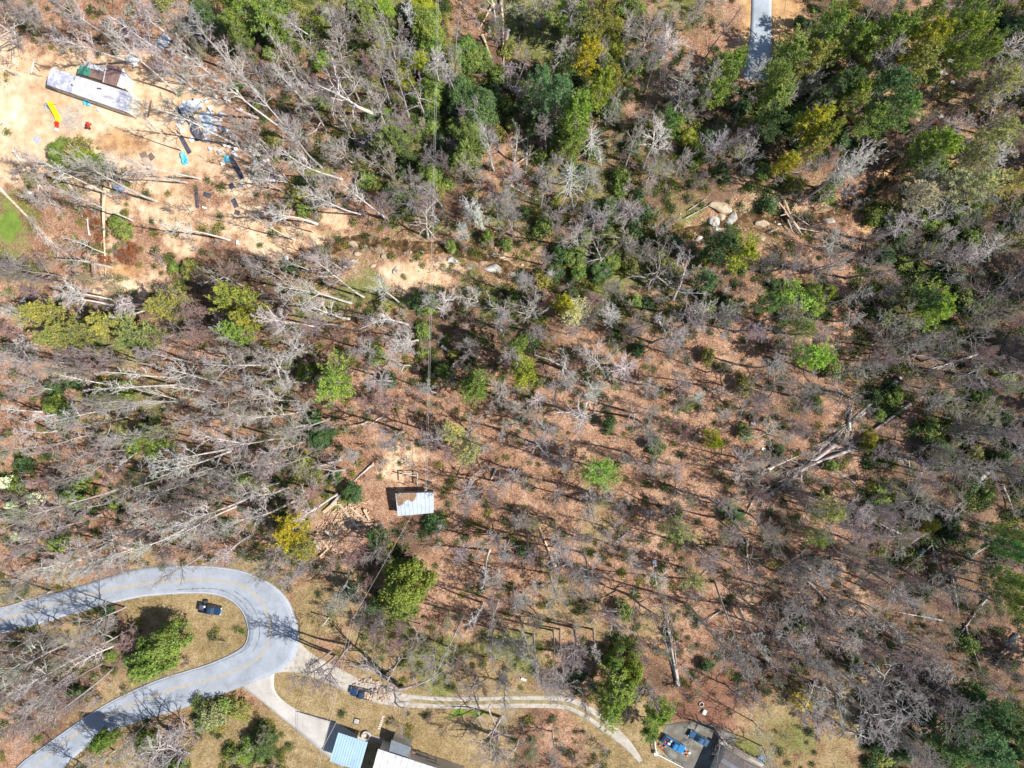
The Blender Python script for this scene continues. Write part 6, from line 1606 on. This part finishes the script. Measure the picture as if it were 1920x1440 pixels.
# trees just past the right edge, whose shadows reach into view
for k in range(44):
    px = 1945 + rng.uniform(0, 90) * 1.6; py = rng.uniform(20, 1440)
    g = ground_pt(px, py); h_ = rng.uniform(16, 26)
    spawn('pine' if k % 3 == 0 else 'tall', g, h_, rng.uniform(3.5, 5), col=GREYB, crown_col=G_DARK if k % 3 == 0 else GREYB, lab_px=(1915, py), say='pine just past the right edge' if k % 3 == 0 else 'bare tree just past the right edge')

# ------------------------------------------------------------------ undergrowth, sticks and leaves nobody could count
def scatter_obj(name, pts, rots, scl, idx, meshes, label, cat):
    col_ = bpy.data.collections.new(name + "_kinds")
    for n_, me in enumerate(meshes):
        o = bpy.data.objects.new(f"{name}_kind_{chr(97 + n_)}", me); col_.objects.link(o)
    me = bpy.data.meshes.new(name); me.vertices.add(len(pts)); me.vertices.foreach_set("co", np.asarray(pts, np.float32).ravel())
    for an, ty, dat in (("turn", 'FLOAT_VECTOR', rots), ("size", 'FLOAT_VECTOR', scl)):
        at = me.attributes.new(an, ty, 'POINT'); at.data.foreach_set("vector", np.asarray(dat, np.float32).ravel())
    at = me.attributes.new("pick", 'INT', 'POINT'); at.data.foreach_set("value", np.asarray(idx, np.int32))
    o = bpy.data.objects.new(name, me); link(o)
    ng = bpy.data.node_groups.new(name, 'GeometryNodeTree')
    ng.interface.new_socket("Geometry", in_out='INPUT', socket_type='NodeSocketGeometry'); ng.interface.new_socket("Geometry", in_out='OUTPUT', socket_type='NodeSocketGeometry')
    gi = ng.nodes.new("NodeGroupInput"); go = ng.nodes.new("NodeGroupOutput")
    ip = ng.nodes.new("GeometryNodeInstanceOnPoints"); ci = ng.nodes.new("GeometryNodeCollectionInfo")
    ci.inputs["Collection"].default_value = col_; ci.inputs["Separate Children"].default_value = True; ci.inputs["Reset Children"].default_value = True
    ip.inputs["Pick Instance"].default_value = True
    def at_(nm_, dt):
        a = ng.nodes.new("GeometryNodeInputNamedAttribute"); a.data_type = dt; a.inputs["Name"].default_value = nm_; return a.outputs["Attribute"]
    L = ng.links.new
    L(gi.outputs[0], ip.inputs["Points"]); L(ci.outputs[0], ip.inputs["Instance"]); L(at_("pick", 'INT'), ip.inputs["Instance Index"])
    e2r = ng.nodes.new("FunctionNodeEulerToRotation"); L(at_("turn", 'FLOAT_VECTOR'), e2r.inputs[0]); L(e2r.outputs[0], ip.inputs["Rotation"])
    L(at_("size", 'FLOAT_VECTOR'), ip.inputs["Scale"]); L(ip.outputs[0], go.inputs[0])
    md = o.modifiers.new("scatter", 'NODES'); md.node_group = ng
    tag(o, label, cat, kind="stuff"); return o

KO = np.zeros((192, 256), bool)     # keep-out raster, 7.5 px cells
for j in range(192):
    for i in range(256):
        KO[j, i] = blocked(i * 7.5 + 3.75, j * 7.5 + 3.75)
def wild(n, weight):
    """random ground points thinned by a weight on the vegetation code"""
    x = rng.uniform(-135, 135, n); y = rng.uniform(-105, 105, n)
    px = x * 8 + 960; py = 720 - y * 8
    ii = np.clip((px / 60).astype(int), 0, 31); jj = np.clip((py / 60).astype(int), 0, 23)
    w_ = np.array([[weight.get(ch, .5) for ch in row] for row in VC])[jj, ii]
    w_ = w_ * (.35 + 1.1 * vnoise(x, y, 6, 9)); ko = KO[np.clip((py / 7.5).astype(int), 0, 191), np.clip((px / 7.5).astype(int), 0, 255)]
    ok = (rng.uniform(0, 1, n) < w_) & ~ko
    x, y = x[ok], y[ok]
    return x, y, ground(x, y)

def plainbark(name, col): return mat(name, col, .85, .3, .9, spec=.2)
BK2 = [plainbark("sapling_bark", (0.40, 0.36, 0.335)), plainbark("reddish_sapling_bark", (0.28, 0.205, 0.19)), plainbark("olive_sapling_bark", (0.32, 0.30, 0.19))]
sap = []
for s in range(6):
    tm, cm = bare(900 + s, h=5, tr=.05, n1=12, t0=.15, ang=40, l1=.42, n2=6, n3=5, n4=0, wander=.08, up=.12, twig=.020, stems=1 + s % 2, spread=.1)
    for sm in (cm,): sm.materials.clear(); sm.materials.append(BK2[s % 3])
    sap.append(cm)
x, y, z = wild(11000, {'a': .25, 'b': .5, 'B': .8, 'r': .8, 'x': .5, 'e': .3, 'E': .2, 'y': .35, 'p': .25, 'q': .2, 'o': .5, 'f': .4, '.': .04})
n = len(x); s = rng.uniform(.45, 1.25, n)
scatter_obj("saplings", np.stack([x, y, z], 1), np.stack([rng.normal(0, .15, n), rng.normal(0, .15, n), rng.uniform(0, 6.28, n)], 1), np.stack([s, s, s * rng.uniform(.6, 1.1, n)], 1), rng.integers(0, 6, n), sap,
            "low bare saplings and brushwood filling the wood floor", "brushwood")
LF2 = [leaf_mat("undergrowth_leaf", False, (0.145, 0.19, 0.055)), leaf_mat("dark_undergrowth_leaf", False, (0.065, 0.11, 0.038)), leaf_mat("yellow_undergrowth_leaf", False, (0.24, 0.24, 0.06))]
tuf = []
for s in range(6):
    r_ = np.random.default_rng(950 + s); A = Acc(); m_ = 260
    q = nrm(r_.normal(size=(m_, 3)) + np.array([0, 0, .6])) * r_.uniform(.3, 1, (m_, 1)) * np.array([1.1, 1.1, .6]); q[:, 2] = np.abs(q[:, 2]) + .05
    V_, Q_ = leaf_quads(r_, q, r_.normal(size=q.shape) + np.array([0, 0, .7]), r_.uniform(.07, .15, m_)); A.quad(V_, Q_)
    me = A.mesh("tuft", LF2[s % 3]); tuf.append(me)
x, y, z = wild(36000, {'a': .12, 'b': .16, 'B': .2, 'r': .15, 'x': .65, 'e': .9, 'E': 1.1, 'y': 1.0, 'p': .5, 'q': .6, 'o': .2, 'f': .15, '.': .05})
px = x * 8 + 960; py = 720 - y * 8
n = len(x); s = rng.uniform(.5, 1.5, n)
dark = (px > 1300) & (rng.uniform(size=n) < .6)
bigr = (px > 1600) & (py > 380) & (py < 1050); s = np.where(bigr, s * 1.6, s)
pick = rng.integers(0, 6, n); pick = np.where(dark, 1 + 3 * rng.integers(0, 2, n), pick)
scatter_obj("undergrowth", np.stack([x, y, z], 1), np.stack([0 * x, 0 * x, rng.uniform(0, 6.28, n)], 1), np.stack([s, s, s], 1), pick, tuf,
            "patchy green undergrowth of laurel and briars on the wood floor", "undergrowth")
# fallen sticks
x, y, z = wild(15000, {'a': .7, 'b': .7, 'B': .7, 'r': .6, 'x': .5, 'e': .3, 'E': .2, 'y': .3, 'p': .4, 'q': .3, 'o': .6, 'f': 1.0, '.': .10})
n = len(x); a = rng.uniform(0, 6.28, n); L = rng.gamma(2.0, .8, n) + .4; r_ = .012 + .012 * L ** .5
P = np.stack([np.stack([x, y, z + .06], 1), np.stack([x + np.cos(a) * L * .5, y + np.sin(a) * L * .5, z + .06 + rng.uniform(0, .15, n)], 1), np.stack([x + np.cos(a + .15) * L, y + np.sin(a + .15) * L, z + .06 + rng.uniform(0, .1, n)], 1)], 1)
V_, q_ = tubes(P, np.stack([r_, r_ * .9, r_ * .4], 1), 3); me = np_mesh("fallen_sticks", V_, q_); me.materials.append(plainbark("stick_bark", (0.46, 0.40, 0.34)))
tag(link(bpy.data.objects.new("fallen_sticks", me)), "fallen sticks and thin branches scattered over the leaf litter", "sticks", kind="stuff")
# loose leaves: real relief in the litter
def leafstuff(name, n, weight, cols, label, size):
    x, y, z = wild(n, weight); n = len(x)
    nor = rng.normal(0, .35, (n, 3)) + np.array([0, 0, 1.0])
    V_, Q_ = leaf_quads(rng, np.stack([x, y, z + rng.uniform(.02, .10, n)], 1), nor, rng.uniform(.6, 1.4, n) * size)
    me = np_mesh(name, V_, Q_)
    m, nt, b = new_mat(name + "_tissue"); geo = N(nt, "ShaderNodeNewGeometry")
    nt.links.new(ramp(nt, geo.outputs["Random Per Island"], cols), b.inputs["Base Color"]); b.inputs["Roughness"].default_value = .9; b.inputs["Specular IOR Level"].default_value = .2
    me.materials.append(m); tag(link(bpy.data.objects.new(name, me)), label, "leaves", kind="stuff")
leafstuff("leaf_litter", 190000, {'.': .12, 'a': .9, 'b': .8, 'B': .7, 'r': .9, 'e': .3, 'E': .2, 'q': .4}, [(0, (.08, .040, .023)), (.35, (.21, .112, .066)), (.7, (.34, .195, .125)), (1, (.54, .40, .29))], "curled brown and pale leaves strewn over the whole wood floor", .15)

# ------------------------------------------------------------------ labels: each says what stands nearest and on which side
LM = [(170, 165, "the long mobile home"), (107, 215, "the yellow slide"), (375, 225, "the wrecked camper"), (20, 425, "the bright green lawn"), (203, 450, "the upright-seeming tan log"), (443, 313, "the long black strip"), (1350, 400, "the big creek boulders"),
      (1480, 405, "the creek log jam"), (772, 500, "the sand bank"), (1425, 80, "the grey driveway end"), (778, 945, "the grey metal shed"), (655, 972, "the collapsed cabin"), (507, 1170, "the hairpin apex"), (397, 1138, "the truck in the bend"),
      (650, 1400, "the pale blue carport"), (680, 1297, "the firewood truck"), (1262, 1392, "the bright blue pickup"), (1605, 790, "the crossed fallen trunks"), (1590, 300, "the pale leaning fan tree"), (170, 612, "the olive pine row"), (50, 935, "the white blossom"),
      (1332, 820, "the yellow-green conifer"), (1300, 1325, "the reddish mulch"), (985, 690, "the tall middle pine"), (622, 715, "the round left-middle pine"), (1748, 578, "the far right pine"), (1070, 335, "the spiky dead conifer"), (1040, 180, "the dark hemlock"),
      (300, 1220, "the round evergreen in the bend"), (765, 1105, "the big yellow-green evergreen"), (1780, 110, "the white creek rocks"), (1130, 885, "the loose green middle pine"), (1720, 1150, "the thick pale log"), (1850, 1395, "the bottom right hemlocks"),
      (435, 585, "the olive pine pair"), (800, 60, "the yellow-green thicket"), (900, 205, "the dark thicket"), (290, 850, "the feathery left crowns"), (1545, 955, "the pale olive tree"), (1180, 1310, "the drive-side pines"), (700, 225, "the branching pale oak"),
      (1240, 520, "the large dark oak"), (1000, 1000, "the lower middle clearing"), (1100, 785, "the wide pale middle crown"), (120, 1330, "the lower road leg"), (1400, 1190, "the long slanting trunks"), (860, 320, "the upper middle thicket"), (560, 120, "the arching pale tree"),
      (1860, 700, "the right edge trunk"), (880, 410, "the silvery tree"), (150, 30, "the top left crowns"), (1250, 60, "the upper middle litter patch"), (1640, 1330, "the squiggly white crowns"), (950, 1230, "the thin leaning poles"), (1600, 470, "the right creek bank")]
ORD = ["nearest", "second nearest", "third nearest", "fourth nearest", "fifth nearest", "sixth nearest", "seventh nearest", "eighth nearest", "ninth nearest", "tenth nearest", "eleventh nearest", "twelfth nearest", "thirteenth nearest", "fourteenth nearest", "fifteenth nearest"]
bins = {}
for (o, ph, px, py) in REG:
    d, lx, ly, nm_ = min(((px - a) ** 2 + (py - b) ** 2, a, b, c) for a, b, c in LM)
    dx, dy = px - lx, py - ly
    if abs(dx) > 2.2 * abs(dy): side = "right of" if dx > 0 else "left of"
    elif abs(dy) > 2.2 * abs(dx): side = "below" if dy > 0 else "above"
    else: side = ("lower right of" if dx > 0 else "lower left of") if dy > 0 else ("upper right of" if dx > 0 else "upper left of")
    if d < 15 ** 2: side = "right by"
    bins.setdefault((ph, side, nm_), []).append((d, o.name, o))
for (ph, side, nm_), L in bins.items():
    L.sort(key=lambda t: t[:2])
    for i, (d, _n, o) in enumerate(L):
        o["label"] = f"{ph} {side} {nm_}" if len(L) == 1 else f"{ph}, {ORD[min(i, 14)]} {side} {nm_}"
print("labelled", len(REG), "longest", max(len(o["label"].split()) for o, *_ in REG), "counts", COUNT)
